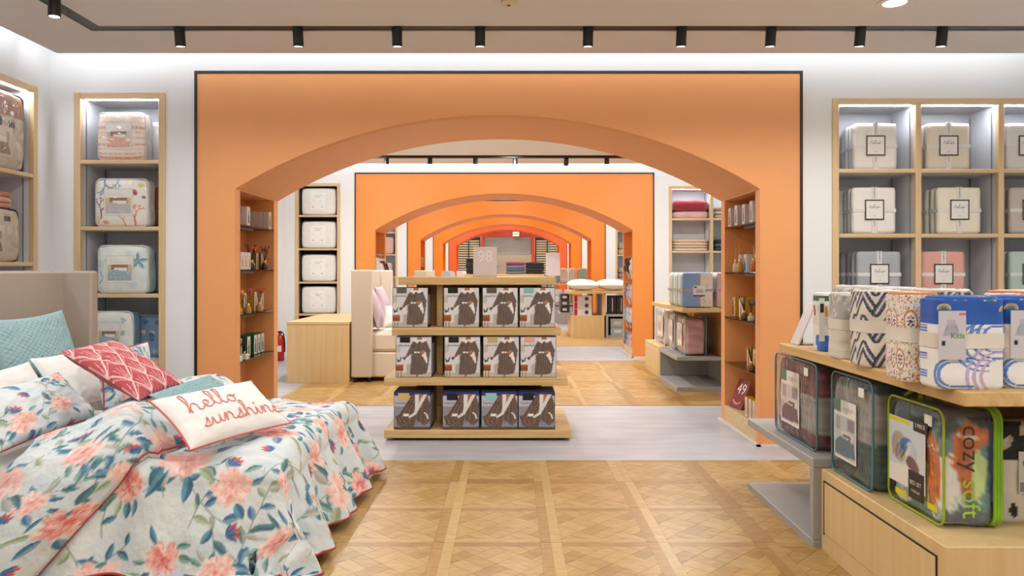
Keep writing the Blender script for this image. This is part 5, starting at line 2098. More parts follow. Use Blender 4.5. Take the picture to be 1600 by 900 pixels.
# top shelf: two groups of white bottle cartons
for g_, (y, n) in enumerate(((6.66, 3), (7.26, 4))):
    for i in range(n):
        gift(XLN - .035 - i * .056, y, z1, .052, .08, .17, -1, 'white bottle carton on the top left niche shelf, %s group, %s from the aisle' % (('front', 'back')[g_], NTH[i]), PRW if g_ == 0 else PRB, '#cdc7c2', gL)
# second shelf
for i in range(3):
    gift(XLN - .03, 6.50 + i * .085, z2, .05, .07, .155, -1, 'white and gold fragrance carton on the second left shelf, %s from the front' % NTH[i], ('#dcd5c8', '#b98f3e'), '#d9d2c6', gL)
for i, y in enumerate((6.86, 7.10, 7.24)):
    gift(XLN - .125, y, z2, .09, .07, .165, -1, 'dark gold fragrance carton behind the diffusers on the second left shelf, %s from the front' % NTH[i], ('#d0bfa0', '#8f6a3a'), '#7d5a22', gL)
diffuser(XLN - .03, 6.80, z2, 'reed diffuser with an orange flower on the second left shelf', liquid='#2e2824', reeds='#2a2024', flower='#e0613c')
diffuser(XLN - .03, 7.16, z2, 'reed diffuser with dark sprigs and a coral bloom on the second left shelf', liquid='#3a2620', reeds='#4a1f28', flower='#b5543f')
# third shelf
for i, y in enumerate((6.56, 6.78, 7.06, 7.24)):
    gift(XLN - .135, y, z3, .11, .09, .19, -1, 'amber fragrance carton on the third left shelf, %s from the front' % NTH[i], ('#d5ccc4', '#8f8680'), '#b98a1f', gL)
for i, (y, fl, lb) in enumerate(((6.48, '#e39a3a', 'amber'), (6.70, '#c9404a', 'red bud'), (7.0, '#b8303a', 'crimson'))):
    diffuser(XLN - .03, y, z3, 'amber reed diffuser with %s flower on the third left shelf' % lb, liquid='#a8843c', reeds='#a5782f', flower=fl)
# fourth shelf
for i, y in enumerate((6.62, 6.84, 7.02, 7.12, 7.22)):
    gift(XLN - .135, y, z4, .13, .085, .19, -1, 'deep green botanical carton on the fourth left shelf, %s from the front' % NTH[i], ('#cfcac2', '#3c4a3c'), '#155a2c', gL)
for i, y in enumerate((6.46, 6.62)):
    diffuser(XLN - .024, y - .02, z4, 'white square diffuser on the fourth left shelf, %s one' % ('nearer', 'farther')[i], liquid='#d9d6c4', reeds='#1e1a18', h=.07, r=.024, square=True)
for i, y in enumerate((6.52, 6.72, 6.92)):
    gift(XLN - .10, y, .165, .13, .15, .2, -1, 'black and green carton on the left niche plinth, %s from the front' % NTH[i], ('#b9b6ac', '#2c4a34'), '#1c3322', gL)
# right niche
gR = 'cartons in the right arch niche'
z1, z2, z3, z4 = R_SHELF
for i, (px, n) in enumerate(((1146, 2), (1156, 2), (1168, 2), (1180, 2))):
    for j in range(n):
        gift(XRN + .04 + j * .062, ry(px), z1, .056, .08, .185 + .01 * (i % 2), 1, 'white bottle carton on the top right niche shelf, %s pair from the back, %s one' % (NTH[i], ('aisle', 'inner')[j]), PRB if i in (0,) else PRW, '#cdc6c1', gR)
for i, px in enumerate((1158, 1166, 1183)):
    gift(XRN + .10, ry(px, .1) - .06, z2, .06, .08, .17, 1, 'white bottle carton behind the amber bottles on the second right shelf, %s from the back' % NTH[i], PRW, '#d3cecb', gR)
for i, (px, lq, lb) in enumerate(((1150, '#c9b48a', 'pale'), (1156, '#b98d3c', 'honey'), (1178, '#a3521c', 'dark amber'))):
    diffuser(XRN + .035, ry(px, .035), z2, '%s amber diffuser bottle on the second right shelf' % lb, liquid=lq, reeds='#c9a06a', h=.12, r=.03, tall=True)
for i, px in enumerate((1148, 1160)):
    gift(XRN + .135, ry(px, .11) - .05, z3, .11, .12, .2, 1, 'yellow fragrance carton on the third right shelf, %s one' % ('back', 'front')[i], ('#e0d3bd', '#a57f6c'), '#c99a1e', gR)
diffuser(XRN + .035, ry(1163, .035), z3, 'reed diffuser with dark plum sprigs on the third right shelf', liquid='#5d3a22', reeds='#33202c', h=.08, r=.034)
diffuser(XRN + .035, ry(1174, .035), z3, 'clear diffuser with lilac sprigs on the third right shelf', liquid='#b8b09a', reeds='#5a3f55', h=.07, r=.034, flower='#7c5f79')
for i, px in enumerate((1170, 1180)):
    gift(XRN + .135, ry(px, .1) - .04, z4, .10, .10, .19, 1, 'yellow patterned carton on the fourth right shelf, %s one' % ('back', 'front')[i], ('#dcc7a0', '#9a5f48'), '#c2902a', gR)
diffuser(XRN + .035, ry(1174, .035), z4, 'amber reed diffuser with black reeds on the fourth right shelf', liquid='#7a4a20', reeds='#241a1c', h=.08, r=.034)
for i, px in enumerate((1171, 1177, 1183)):
    gift(XRN + .05, ry(px, .05), .165, .06, .075, .185, 1, 'orange carton standing on the right niche plinth, %s from the back' % NTH[i], ('#d9cdbd', '#b59a7a'), '#c98a16', gR)
# dark red price card 49 leaning on the plinth
t = thing('price_card', 'maroon price card reading 49 in a clear stand on the right niche plinth', 'sign', (XRN + .05, ry(1149), .170), 0)
m = MB()
m.box(-.004, 0, -.105, .105, .0, .29, r=.001)
m.build('card', mat('maroon_card', '#8a2f33', .3), t, rot=(0, .40, math.radians(14)))
m = MB()
m.box(-.006, .09, -.105, .105, 0, .004)
m.build('stand_foot', M_ACRYL, t, rot=(0, 0, math.radians(14)))
o = lettering('49', .15, M_WTXT, t.children[0], (-.0052, 0, .19), (math.pi / 2, 0, -math.pi / 2), name='price_digits')
m = MB()
m.tube([(-.005, .07 - .14 * i / 10, .07 - .03 * math.sin(math.pi * i / 10)) for i in range(11)], .012, 5)
m.build('printed_swoosh', mat('pink_ink', '#d9a0a2', .5), t.children[0])
# ================================================================ second bay, seen through the front arch
Y1 = AY[1]
# white duvets in the shelf with dark grey panels
def p_white(c, r):
    for i in range(14):
        x, y = r.random(), r.random()
        c.line([(x, y), (x + r.uniform(-.3, .3), y + r.uniform(-.2, .2))], .008, r.choice(['#f6f6f4', '#d5d6d4', '#dcdddb']), .7)
    c.rect(.26, .2, .70, .85, '#eceeed')
    c.line([(.40, .74), (.60, .74)], .022, '#aeb2b0')
    c.line([(.42, .68), (.54, .68)], .014, '#8f9391')
    for x in (.36, .46, .56):
        c.ell(x, .54, .014, .014, 0, '#a7aaa8')
    c.ell(.34, .30, .022, .022, 0, '#cf7a78')
    c.rect(.58, .28, .64, .32, '#b5b8b6')
AW = bag_art('#e4e5e2', p_white, 51, card=False)
for i, z in enumerate(LZ1):
    comforter('duvet_bag', 'white bagged duvet, %s from the top of the shelf with dark grey panels' % NTH[i], -3.342, Y1 + .05, z, .60, .24, .47, AW, '#e2e3e0', seed=60 + i, group='white duvets beyond the arch', pipe=mat('grey_zip', '#8d9193', .4))
# pale maple counter block
t = thing('counter', 'pale maple counter block beside the linen bed beyond the arch', 'counter', (-2.575, 10.8, 0))
m = MB()
m.box(-.415, .415, -.94, .98, 0, .79, r=.003)
m.build('counter_body', PALE_Z, t)
m = MB()
m.box(-.42, .42, -.945, .985, .79, .823, r=.003)
m.build('counter_top', PALE_X, t)
# fire extinguisher by the wall
t = thing('fire_extinguisher', 'red fire extinguisher standing by the white wall behind the counter', 'fire extinguisher', (-3.86, 12.35, 0))
m = MB()
m.lathe([(.06, 0), (.07, .01), (.07, .36), (.05, .42), (.025, .44), (.025, .47)], n=16)
m.build('cylinder', mat('extinguisher_red', '#b3201f', .3), t, smooth=True)
m = MB()
m.box(-.02, .02, -.06, .03, .47, .50, r=.004)
m.build('valve', M_BLACK, t)
m = MB()
m.tube(smoothpath([(.0, -.03, .48), (.07, -.05, .46), (.09, -.04, .3), (.085, -.02, .15)]), .011, 6)
m.build('hose', M_BLACK, t, smooth=True)
m = MB()
m.paint('#e6e2d8')
m.box(-.045, .045, -.0735, -.0715, .16, .26)
m.build('label_plate', M_PRINT, t)
# winged linen bed, repeated down the run of bays
def far_bed(y0, label, linen, sheet, rounded=False):
    t = thing('bed', label, 'bed', (-2.14, y0, 0))
    def part(nm, a, m, r=.015):
        q = MB()
        q.box(*a, r=r)
        return q.build(nm, m, t)
    zt = 1.52
    if rounded:
        for ya, yb in ((0, .09), (1.72, 1.81)):
            q = MB()
            pts = [(0, .1), (.30, .1), (.30, zt - .15)] + [(.30 - .15 + .15 * math.cos(a * .1745), zt - .15 + .15 * math.sin(a * .1745)) for a in range(1, 10)] + [(0, zt)]
            q.prism([(x, z) for x, z in pts], 'y', ya, yb)
            q.build('headboard_wing', linen, t)
    else:
        part('headboard_wing', (0, .28, 0, .09, .07, zt), linen)
        part('headboard_wing', (0, .28, 1.72, 1.81, .07, zt), linen)
    part('headboard', (0, .09, .09, 1.72, .07, zt), linen)
    part('mattress', (.09, 2.05, .10, 1.70, .40, .68), sheet, .05)
    part('bed_base', (.09, 2.05, .10, 1.70, .06, .40), sheet, .02)
    for x in (.05, .24, 1.95):
        for y in (.05, 1.75):
            q = MB()
            q.lathe([(.022, 0), (.028, .07)], (x, y if x < 1 else (.2 if y < 1 else 1.6), 0), 8)
            q.build('leg', M_BLACK, t)
    return t
SHEET = mat('cream_sheet', '#e0d6c5', .9, bump=.25, bump_scale=9)
far_bed(9.90, 'cream linen bed with a winged headboard beyond the front arch', M_LINEN2, SHEET)
far_bed(16.4, 'beige winged bed beyond the second arch', M_LINEN2, SHEET)
far_bed(22.9, 'pale grey bed with rounded headboard wings beyond the third arch', mat('grey_felt', '#b9bec4', .9), M_WHITE, True)
far_bed(29.4, 'white bed in the farthest bay', mat('white_felt', '#dfe2e4', .9), M_WHITE)
LIL = mat('lilac_cotton', '#b7a3ad', .85, bump=.2, bump_scale=12)
pillow('cushion', 'lilac cushion leaning on the near wing of the cream bed beyond the arch', 'cushion', [(-1.80, 10.02, .70), (-1.80, 10.55, .70), (-1.98, 10.55, 1.26), (-1.98, 10.02, 1.26)], .17, m=LIL, n=22, seed=31)
pillow('cushion', 'lilac cushion farther along the headboard of the cream bed', 'cushion', [(-1.80, 10.75, .70), (-1.80, 11.3, .70), (-1.98, 11.3, 1.28), (-1.98, 10.75, 1.28)], .17, m=LIL, n=22, seed=33)
pillow('sleeping_pillow', 'rumpled white pillow hanging over the side of the cream bed', 'pillow', [(-1.76, 10.05, .72), (-1.30, 10.05, .72), (-1.34, 10.25, 1.02), (-1.72, 10.25, 1.02)], .15, m=M_WHITEP, n=26, seed=35)
# ---- display table of the second bay
T2X = 2.10
tab2 = thing('display_table', 'maple and grey display table of baby blankets beyond the front arch', 'display table', (T2X, 10, 0))
def t2(nm, a, m, r=.004):
    q = MB()
    q.box(a[0] - T2X, a[1] - T2X, a[2] - 10, a[3] - 10, a[4], a[5], r=r)
    return q.build(nm, m, tab2)
t2('top_board', (2.03, 3.5, 8.68, 10.55, 1.015, 1.065), OAK_Y)
t2('cabinet', (T2X, 3.5, 10.32, 11.45, 0, .44), PALE_Z)
t2('cabinet_door', (T2X - .006, T2X + .01, 10.38, 11.38, .07, .38), PALE_Z)
t2('grey_shelf', (T2X - .02, 3.5, 9.18, 10.315, .385, .435), M_GREY)
t2('grey_base', (T2X - .02, 3.5, 9.18, 10.315, 0, .055), M_GREY)
t2('grey_upright', (T2X - .01, 3.5, 10.25, 10.31, .055, .385), M_GREY)
t2('grey_back', (2.75, 2.80, 9.2, 10.25, .055, .385), M_GREY)
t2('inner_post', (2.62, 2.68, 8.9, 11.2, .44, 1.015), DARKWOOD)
def col_pink(v, z, x):
    k = nz(v * 6, z * 9, x * 9)
    return np.clip(np.array((.80, .62, .60)) + k * .1, 0, 1) if x < .09 else (.72, .55, .54)
def col_white(v, z, x):
    k = nz(v * 6 + 3, z * 7, x * 9)
    return np.clip(np.array((.83, .80, .78)) + k * .12, 0, 1)
PB = Canvas(50, 50, '#d8cfc9')
PB.ell(.5, .5, .35, .25, 0, '#b59d97', '#d9b9b0')
PB.rect(.1, .1, .9, .25, '#efece8')
zip_bag('bedding_bag', 'clear bag of pink baby comforter with an aqua edge beyond the arch', 2.20, .27, 9.24, 9.84, .4357, .93, col_pink, mat('aqua_piping', '#5fa3ad', .5), PB, (.3, .75, .2, .8), 13)
zip_bag('bedding_bag', 'clear bag of white and grey baby bedding, middle of the three beyond the arch', 2.20, .24, 9.88, 10.30, .4357, .95, col_white, M_PIPEW, PB, (.2, .8, .2, .8), 15)
zip_bag('bedding_bag', 'clear bag of white baby bedding farthest on the maple cabinet beyond the arch', 2.20, .24, 10.45, 11.15, .4407, .96, col_white, M_PIPEW, PB, (.2, .8, .2, .8), 17)
# blanket packs on top
def blanket_mesh(c1, c2):
    c = Canvas(80, 80, c1)
    r = random.Random(len(c1 + c2))
    c.rect(.52, 0, 1, 1, c2)
    for i in range(26):
        c.leaf(.55 + .42 * r.random(), r.random(), .07, .016, r.random() * 6, r.choice(['#8f8a86', '#b9a9a2', '#7f9a8a']))
    c.rect(0, .46, 1, .54, '#a79d9b')
    c.rect(.50, 0, .58, 1, '#a79d9b')
    c.rect(.34, .30, .74, .62, '#e1dde0')
    c.rect(.34, .30, .74, .36, '#5a3f86')
    c.rect(.36, .56, .46, .61, '#5a3f86')
    c.poly([(.4, .40), (.7, .40), (.66, .52), (.44, .52)], '#b9b2ae')
    f = MB()
    f.grid(lambda u, v: ((u - .5) * .35, -.003, .01 + v * .40), 40, 40, lambda u, v: c.at(u * .999, v * .999))
    m = MB()
    m.paint(c1)
    rounded_slab(m, 0, .10, -.185, .185, 0, .42, .14, 0, 18, 12, wob=.006)
    m.v = [(p[1], p[0], p[2]) for p in m.v]
    m.f = [q[::-1] for q in m.f]
    return m.mesh('folded_blanket', M_CLOTH, True), f.mesh('printed_front', M_CLOTH)
BLK = [('#7e9fcb', '#dcd8d0', 'blue'), ('#c9aeb2', '#d9cdc8', 'pink'), ('#a9c0b5', '#dcd8d0', 'mint'), ('#d3cdc6', '#bcb2a8', 'stone')]
pairs = [(2.235, 0), (2.64, 1)]
for cx, (X, ci) in enumerate(pairs):
    for k in range(6):
        c1, c2, wd_ = BLK[ci] if k == 0 else BLK[2 + (k % 2)]
        body, fr = blanket_mesh(c1, c2)
        t = thing('blanket_pack', '%s folded baby blanket, %s from the front in the %s row beyond the arch' % (wd_, NTH[k], ('aisle', 'inner')[cx]), 'blanket', (X, 8.76 + k * .135, 1.066), 0, 'baby blankets on the far table')
        put('folded_blanket', body, t)
        m = MB()
        m.box(-.19, .19, -.006, .106, .19, .222)
        m.build('ribbon', mat('taupe_ribbon', '#a79d9b', .6), t)
        if k == 0:
            put('printed_front', fr, t, (0, -.004, 0))
# folded throws in the cubbies of the second bay
def stack(name, label, X, Y, Z, w_, d_, cols, th, cat='throw', fuzzy=0.0, seed=0):
    t = thing(name, label, cat, (X, Y, Z))
    z = 0.0
    for i, c in enumerate(cols):
        m = MB()
        m.paint(c)
        rounded_slab(m, -w_ / 2, w_ / 2, -d_ / 2, d_ / 2, z, z + th, .42, 0, 22, 14, wob=.006 + fuzzy, seed=seed + i)
        m.build('fold', M_CLOTH if not fuzzy else mat('plush', vcol=True, rough=.95, bump=.9, bump_scale=60, sheen=.5), t, smooth=True)
        z += th * .97
    return t
xm = (RS[0] + .056 + RC1[0]) / 2
stack('folded_throw', 'deep red shaggy throw lying folded on a pink one in the far cubby', xm, Y1 + .2, RZ1[0] + .13, .62, .3, ['#8e1f2c'], .19, fuzzy=.008, seed=3)
stack('folded_throw', 'pale pink shaggy throw under the deep red one in the far cubby', xm, Y1 + .2, RZ1[0], .62, .3, ['#d9a9a4'], .125, fuzzy=.008, seed=7)
stack('folded_throw', 'cream and peach folded blanket stack in the far cubby below the red throw', xm, Y1 + .2, RZ1[1], .62, .3, ['#d9c9b3', '#dfb596', '#d8cdb9', '#dcbca2'], .052, seed=9)
xm2 = RC1[0] + .37
for i, (z, cs, lb) in enumerate(((RZ1[0], ['#b5a893', '#c4b8a4', '#a89a84'], 'grey beige throw stack in the second far cubby'), (RZ1[1], ['#3f4756', '#5a6272', '#2f3644'], 'navy throw stack in the second far cubby'), (RZ1[2], ['#4a4038', '#8a7d70'], 'dark brown throw stack in the lowest seen far cubby'))):
    stack('folded_throw', lb, xm2, Y1 + .2, z, .6, .3, cs, .07, seed=12 + i)
# ================================================================ soft toys and robes hanging in the second arch
def soft_toy(X, Y, Z, label, col, col2, s=1.0):
    t = thing('soft_toy', label, 'soft toy', (X, Y, Z), random.uniform(-.4, .4) + math.pi / 2, 'hanging soft toys in the second arch')
    t.scale = (s, s, s)
    FZ = mat('toy_plush', vcol=True, rough=.95, bump=.6, bump_scale=60, sheen=.4)
    m = MB().paint(col)
    m.ball((0, 0, .17), .085, (1, .85, 1.15), 10)
    m.build('body', FZ, t, smooth=True)
    m = MB().paint(col)
    m.ball((0, -.02, .31), .075, (1.05, 1, .95), 10)
    hd = m.build('head', FZ, t, smooth=True)
    m = MB().paint(col2)
    m.ball((0, -.085, .295), .03, (1, .8, .8), 8)
    m.build('muzzle', FZ, hd, smooth=True)
    for sx in (-1, 1):
        m = MB().paint(col)
        m.tube(smoothpath([(sx * .045, 0, .36), (sx * .09, .0, .37), (sx * .11, -.01, .28), (sx * .10, -.015, .20)]), .026, 8, r2=.018)
        m.build('ear', FZ, hd, smooth=True)
        m = MB().paint(col)
        m.tube(smoothpath([(sx * .06, -.02, .23), (sx * .12, -.04, .16), (sx * .12, -.05, .09)]), .03, 8, r2=.024)
        m.build('arm', FZ, t, smooth=True)
        m = MB().paint(col2)
        m.tube(smoothpath([(sx * .045, -.02, .11), (sx * .07, -.06, .04), (sx * .06, -.08, -.06)]), .034, 8, r2=.028)
        m.build('leg', FZ, t, smooth=True)
        m = MB().paint('#0c0c0c')
        m.ball((sx * .03, -.088, .325), .008, n=6)
        m.build('eye', M_GLOSS, hd)
    m = MB()
    m.tube([(0, .0, .37), (0, 0, .43), (0, .06, .43)], .004, 5)
    m.build('hanging_hook', M_PIPEW, t)
    return t
toyrows = [(1.63, ('#4a3226', '#1a1718', '#d9d2c6'), ('dark brown', 'black', 'cream')), (1.16, ('#8c7777', '#b3a4bf', '#cfc2ae'), ('mauve', 'lilac', 'oatmeal')), (.73, ('#93a6b5', '#c9c6c0', '#d3cdc2'), ('grey blue', 'light grey', 'ivory')), (.28, ('#5d808a', '#cf9ba0', '#d8a8ac'), ('teal', 'pink', 'rose'))]
for r_, (z, cs, ns) in enumerate(toyrows):
    for i in range(3):
        soft_toy(XRN + .03, AY[1] + .90 - i * .31, z - .22, '%s soft toy hanging %s from the back, %s row of the second arch' % (ns[i], NTH[i], NTH[r_]), cs[i], random.choice(['#e0d8cc', cs[i], '#c8b8a8']), .84)
def robe(X, Y, Z, label, col):
    t = thing('hanging_robe', label, 'robe', (X, Y, Z), 0, 'robes hanging in the second arch')
    m = MB().paint(col)
    def fn(u, v):
        th = 2 * math.pi * u
        wv = .03 + .085 * (1 - (1 - min(1, (1 - v) * 3.0)) ** 2)
        fl = 1 + .1 * math.sin(7 * th) * (1 - v)
        return wv * math.cos(th) * fl, .05 * math.sin(th) * fl, -1.0 + v
    m.grid(fn, 28, 18, cu=True)
    m.build('robe_body', M_CLOTH, t, smooth=True)
    for s in (-1, 1):
        m = MB().paint(col)
        m.tube(smoothpath([(s * .08, 0, -.10), (s * .13, -.01, -.3), (s * .14, -.02, -.62)]), .03, 8, r2=.035)
        m.build('sleeve', M_CLOTH, t, smooth=True)
    m = MB()
    m.tube(smoothpath([(-.10, 0, -.05), (0, 0, .0), (.10, 0, -.05)]), .007, 5)
    m.tube([(0, 0, 0), (0, 0, .05), (.03, 0, .07)], .004, 5)
    m.build('hanger', M_PIPEW, t)
    return t
for i, (c, lb) in enumerate((('#d5d3d0', 'white'), ('#c4b6a2', 'beige'), ('#6a1a24', 'burgundy'), ('#5a151e', 'dark burgundy'), ('#17161a', 'black'))):
    robe(XLN - .04, AY[1] + .24 + i * .165, 1.74, '%s robe on a hanger in the left side of the second arch' % lb, c)
for i, (x, z, nm) in enumerate(((XLN - .04, 1.80, 'robe rail in the left side of the second arch'),)):
    t = thing('hanging_rail', 'thin chrome ' + nm, 'rail', (x, AY[1], z))
    m = MB()
    m.tube([(0, NY0, 0), (0, NY1, 0)], .009, 8)
    m.build('rail_tube', mat('chrome', '#c8cacc', .2, metal=1), t, smooth=True)
# gift bags in the third arch niches
for i in range(3):
    gift(XLN - .08, AY[2] + .3 + i * .25, 1.62, .12, .18, .26, -1, 'small colourful gift carton in the left side of the third arch, %s from the front' % NTH[i], ('#b9a06a', '#6a4a5a'), ('#a8323f', '#4f4a6a', '#8a7440')[i], 'gift cartons in the third arch')
    gift(XLN - .08, AY[2] + .3 + i * .25, 1.12, .12, .18, .3, -1, 'small toy carton on the lower shelf of the third arch, %s from the front' % NTH[i], ('#b9a06a', '#6a4a5a'), ('#5a3f4a', '#b88a3f', '#3f5a7a')[i], 'gift cartons in the third arch')
for zz in (1.62, 1.12):
    m = MB()
    m.box(XA0 + .05, XLN, AY[2] + NY0 + .002, AY[2] + NY1 - .002, zz - .012, zz)
    m.build('glass_shelf', M_GLASS, ARCHES[2])
# ================================================================ third bay
stack('travel_case', 'pale pink hard case standing in the shelf beyond the second arch', -3.24, Y2 + .19, 1.952, .34, .22, ['#d9b0a6'], .46, cat='suitcase', seed=71)
for i, (x, c, lb) in enumerate(((-3.42, '#b9a79a', 'taupe'), (-3.2, '#cdbfb2', 'sand'))):
    stack('travel_pouch', lb + ' travel pouch below the pink case beyond the second arch', x, Y2 + .19, 1.372, .17, .2, [c], .36, cat='bag', seed=75 + i)
for i, (z, c, lb) in enumerate(((1.942, '#b9a98f', 'woven beige'), (1.312, '#8f8a80', 'grey'), (2.572, '#c9c3b8', 'cream'))):
    stack('linen_pack', lb + ' linen pack in the shelf behind the hanging toys', 3.1, Y2 + .19, z, .5, .28, [c, '#a99a84'], .15, cat='linen', seed=80 + i)
PT = thing('display_table', 'maple table topped with white pillows beyond the second arch', 'display table', (2.0, 17.0, 0))
def pt(nm, a, m, r=.004):
    q = MB()
    q.box(a[0] - 2, a[1] - 2, a[2] - 17, a[3] - 17, a[4], a[5], r=r)
    return q.build(nm, m, PT)
pt('top_board', (1.36, 2.75, 16.5, 18.0, .995, 1.05), OAK_X)
pt('cabinet', (1.40, 2.13, 16.6, 17.9, 0, .50), PALE_Z)
pt('post', (2.08, 2.16, 16.6, 17.9, .50, .995), PALE_Z)
pt('post', (1.86, 1.93, 17.2, 17.8, .50, .995), DARKWOOD)
pt('grey_cube_side', (2.165, 2.215, 16.6, 17.6, 0, .53), M_GREY)
pt('grey_cube_side', (2.62, 2.67, 16.6, 17.6, 0, .53), M_GREY)
pt('grey_cube_top', (2.215, 2.62, 16.6, 17.6, .48, .53), M_GREY)
pt('grey_cube_base', (2.215, 2.62, 16.6, 17.6, 0, .05), M_GREY)
pt('grey_cube_back', (2.215, 2.62, 17.5, 17.6, .05, .48), M_GREY)
pt('side_ledge', (1.15, 1.40, 16.9, 17.9, .50, .55), M_GREY)
for r_ in range(3):
    t = thing('pillow_box', 'white pillow box with a red end, %s of the stack beyond the second arch' % ('bottom', 'middle', 'top')[r_], 'box', (1.65, 16.72, .5015 + r_ * .152))
    m = MB().paint('#d6cfca')
    m.box(-.2, .2, -.09, .12, 0, .15, r=.004)
    m.build('carton', M_PRINT, t)
    m = MB().paint('#b0222c')
    m.box(-.2, -.13, -.0915, -.0895, .005, .145)
    m.build('red_end', M_PRINT, t)
    m = MB().paint('#2b3464')
    m.tube([(.08, -.0905, .075), (.08, -.0925, .075)], .045, 14)
    m.build('blue_roundel', M_PRINT, t)
for i in range(2):
    t = thing('dark_box', 'black upright carton on the grey cube beyond the second arch, %s one' % ('aisle side', 'wall side')[i], 'box', (2.31 + .2 * i, 16.75, .5315))
    m = MB().paint('#171719')
    m.box(-.095, .095, -.1, .12, 0, .42, r=.004)
    m.build('carton', M_PRINT, t)
    m = MB().paint('#c6c4c0')
    m.box(-.005, .015, -.102, -.0995, .06, .36)
    m.build('white_print', M_PRINT, t)
for i in range(2):
    t = thing('storage_box', 'pale blue box inside the grey cube, %s one' % ('lower', 'upper')[i], 'box', (2.44, 16.8, .0515 + .19 * i))
    m = MB().paint(('#a9bcc2', '#bcc9cc')[i])
    m.box(-.16, .16, -.1, .1, 0, .185, r=.004)
    m.build('carton', M_PRINT, t)
    m = MB().paint('#e6e6e4')
    m.box(-.08, .08, -.102, -.0995, .06, .12)
    m.build('printed_label', M_PRINT, t)
for i in range(6):
    t = thing('dark_box', 'small dark carton on the grey side ledge, %s level, %s' % (('lower', 'middle', 'upper')[i // 2], ('front', 'back')[i % 2]), 'box', (1.27, 17.1 + .3 * (i % 2), .5515 + .142 * (i // 2)))
    m = MB().paint(('#26262a', '#3a3f52')[(i + i // 2) % 2])
    m.box(-.10, .10, -.12, .12, 0, .14, r=.004)
    m.build('carton', M_PRINT, t)
    m = MB().paint('#c9c6c2')
    m.box(-.06, .04, -.122, -.1195, .04, .10)
    m.build('printed_label', M_PRINT, t)
for i, (x, y, z, lb) in enumerate(((1.68, 16.80, 1.05, 'near aisle side'), (2.36, 16.80, 1.05, 'near wall side'), (1.68, 17.45, 1.05, 'far aisle side'), (2.36, 17.45, 1.05, 'far wall side'))):
    pillow('sleeping_pillow', 'plump white pillow on the maple table beyond the second arch, ' + lb, 'pillow', [(x - .33, y - .25, z + .13), (x + .33, y - .25, z + .13), (x + .33, y + .3, z + .15), (x - .33, y + .3, z + .15)], .25, m=M_WHITEP, n=20, seed=90 + i)
# second tiered stand in the second arch: towels on top
ST = thing('display_stand', 'second oak display stand topped with folded towels inside the second arch', 'display stand', (-.11, 13.5, 0))
def sp(nm, a, m, r=.004):
    q = MB()
    q.box(a[0] + .11, a[1] + .11, a[2] - 13.5, a[3] - 13.5, a[4], a[5], r=r)
    return q.build(nm, m, ST)
for nm, (x0, x1, ya, yb, z) in zip(('base_board', 'shelf', 'shelf', 'shelf'), ((-.94, .72, 12.98, 14.02, .098), (-.93, .71, 13.08, 13.94, .547), (-.87, .66, 13.18, 13.84, .987), (-.83, .615, 13.22, 13.8, 1.45))):
    sp(nm, (x0, x1, ya, yb, z - .072, z), OAK_X)
sp('spine_panel', (-.7, .5, 13.5, 13.55, .098, 1.378), DARKWOOD)
sp('recessed_foot', (-.88, .66, 13.05, 13.95, .001, .026), M_BLACK)
for x, cs, lb in ((-.40, ['#5d6678', '#6a7487', '#545d70'], 'slate blue towel stack, one nearest the price sign'), (.10, ['#6c7588', '#5a6478', '#717b8e', '#8a3a48'], 'slate blue towel stack in the middle with a red towel'), (.45, ['#2b2625', '#332d2c', '#241f1f', '#302a29'], 'black towel stack at the end of the second stand')):
    stack('towel_stack', lb, x, 13.4, 1.4505, .34, .24, cs, .055, cat='towels', seed=int(x * 50) + 100)
t = stack('dark_bag', 'black shaggy bag on the near end of the second stand', -.70, 13.42, 1.4505, .2, .2, ['#121113', '#191718', '#141214'], .1, cat='bag', fuzzy=.01, seed=120)
# poster on a pole farther back
t = thing('poster_stand', 'blank white poster on a floor stand far back in the aisle', 'sign', (W(864, 0, 20.6)[0], 20.6, 0))
m = MB()
m.box(-.2, .2, -.01, .01, 1.38, 2.02, r=.004)
m.build('poster', mat('poster_white', '#e4e3e6', .5), t)
m = MB()
m.lathe([(.16, 0), (.16, .015), (.02, .03), (.014, .05), (.014, 1.4)], n=14)
m.build('pole', M_PIPEW, t, smooth=False)
# blanket table beyond the third arch
t = thing('display_table', 'maple table of folded blankets beyond the third arch', 'display table', (1.8, 21.4, 0))
for nm, a, mm in (('top_board', (-.55, .6, -.5, .5, 1.11, 1.16), OAK_X), ('grey_shelf', (-.55, .6, -.45, .45, .55, .6), M_GREY), ('base', (-.5, .55, -.4, .4, 0, .5), M_GREY), ('post', (-.05, .0, -.4, .4, .6, 1.11), DARKWOOD)):
    m = MB()
    m.box(*a, r=.004)
    m.build(nm, mm, t)
for i, (pa, pb, c1, c2, lb) in enumerate(((869, 874, '#7d9cab', '#cfd3d0', 'teal'), (874, 888, '#d8d5ca', '#8aa583', 'white leaf print'), (889, 900, '#d3cdbf', '#c8c1b2', 'cream'), (901, 919, '#9fb3a6', '#8aa396', 'sage'))):
    x0, x1 = W(pa, 0, 21)[0], W(pb, 0, 21)[0]
    stack('blanket_pack', lb + ' folded blanket standing on the table beyond the third arch', (x0 + x1) / 2, 21.1, 1.161, (x1 - x0) * .92, .2, [c1], .43, cat='blanket', seed=130 + i)
for i, (x, c, lb) in enumerate(((1.40, '#d9d6d2', 'white'), (1.635, '#b7b4b0', 'grey'))):
    stack('rolled_towel', lb + ' bundled towel on the grey shelf beyond the third arch', x, 21.1, .601, .2, .22, [c, '#cfccc8'], .2, cat='towel', seed=140 + i)
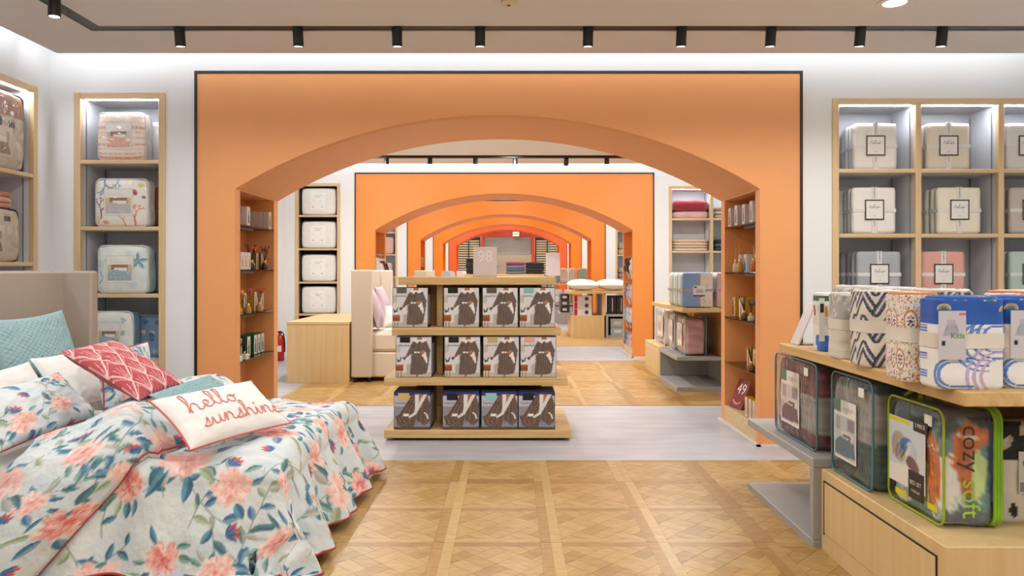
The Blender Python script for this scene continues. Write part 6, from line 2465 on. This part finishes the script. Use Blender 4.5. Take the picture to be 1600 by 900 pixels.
# ================================================================ entrance front with shutters
YF = 39.0
mb = MB()
mb.box(-4.2, 5.4, YF, YF + .2, 3.34, 4.6)
mb.box(-4.2, -2.85, YF, YF + .2, 0, 3.34)
mb.box(2.65, 5.4, YF, YF + .2, 0, 3.34)
mb.box(-1.55, -1.38, YF, YF + .2, 0, 3.34)
mb.box(1.14, 1.30, YF, YF + .2, 0, 3.34)
struct('wall_entrance', mb, M_RED)
mb = MB()
mb.box(-4.4, 5.6, 41.2, 41.4, 0, 4.6)
struct('wall_mall', mb, mat('mall_beige', '#c9bfa6', .8))
lamp('AREA', 'mall_lamp', (0, 40.3, 4.4), (0, 0, 0), 160, WARM, shape='RECTANGLE', size=7, size_y=.5)
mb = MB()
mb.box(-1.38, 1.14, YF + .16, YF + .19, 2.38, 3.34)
mb.build('slat_gap_shade', mat('shutter_shadow', '#6a6a66', .6), bpy.data.objects['wall_entrance'])  # dark sheet that paints the shade in the gaps between slats
t = thing('roller_shutter', 'pale roller shutter half lowered in the far entrance', 'shutter', (0, YF + .1, 0))
prof = []
for i in range(13):
    m = MB()
    z = 2.40 + i * .072
    m.prism([(-.05, z + .035), (.02, z), (.02, z + .012), (-.045, z + .05)], 'x', -1.36, 1.12)
    m.build('slat', mat('shutter_grey', '#d6d6d2', .4), t)
for side, (xa, xb) in enumerate(((-2.83, -1.57), (1.32, 2.63))):
    t = thing('louvred_pane', 'dark framed entrance pane with pale louvres, %s of the shutter' % ('left', 'right')[side], 'window', (0, YF + .1, 0))
    for nm, a in (('frame_bar', (xa, xb, -.03, .03, 3.26, 3.33)), ('frame_bar', (xa, xa + .07, -.03, .03, 0, 3.26)), ('frame_bar', (xb - .07, xb, -.03, .03, 0, 3.26)), ('frame_bar', ((xa + xb) / 2 - .03, (xa + xb) / 2 + .03, -.03, .03, 0, 3.26))):
        m = MB()
        m.box(*a)
        m.build(nm, mat('charcoal_frame', '#2c2e2c', .5), t)
    for i in range(16):
        m = MB()
        m.box(xa + .07, xb - .07, .04, .055, 1.2 + i * .125, 1.2 + i * .125 + .07)
        m.build('louvre', mat('louvre_cream', '#cfc9a4', .5), t)
    m = MB()
    m.box(xa + .07, xb - .07, .09, .1, 1.1, 3.26)
    m.build('dark_glass', mat('dark_glass', '#3a403c', .15), t)
t = thing('exit_sign', 'small green and white exit sign under the red entrance header', 'sign', (.31, YF - .35, 3.34))
m = MB()
m.box(-.17, .17, -.03, .03, 0, .24, r=.01)
m.build('sign_case', mat('exit_face', '#dfe9d6', .4, emit='#cfe6c0', emit_s=.15), t)
lettering('EXIT', .13, mat('exit_green', '#2e7a45', .5), t, (0, -.032, .12), (math.pi / 2, 0, 0))
m = MB()
m.box(-.01, .01, -.01, .01, .24, .62)
m.build('hanger_rod', M_BLACK, t)
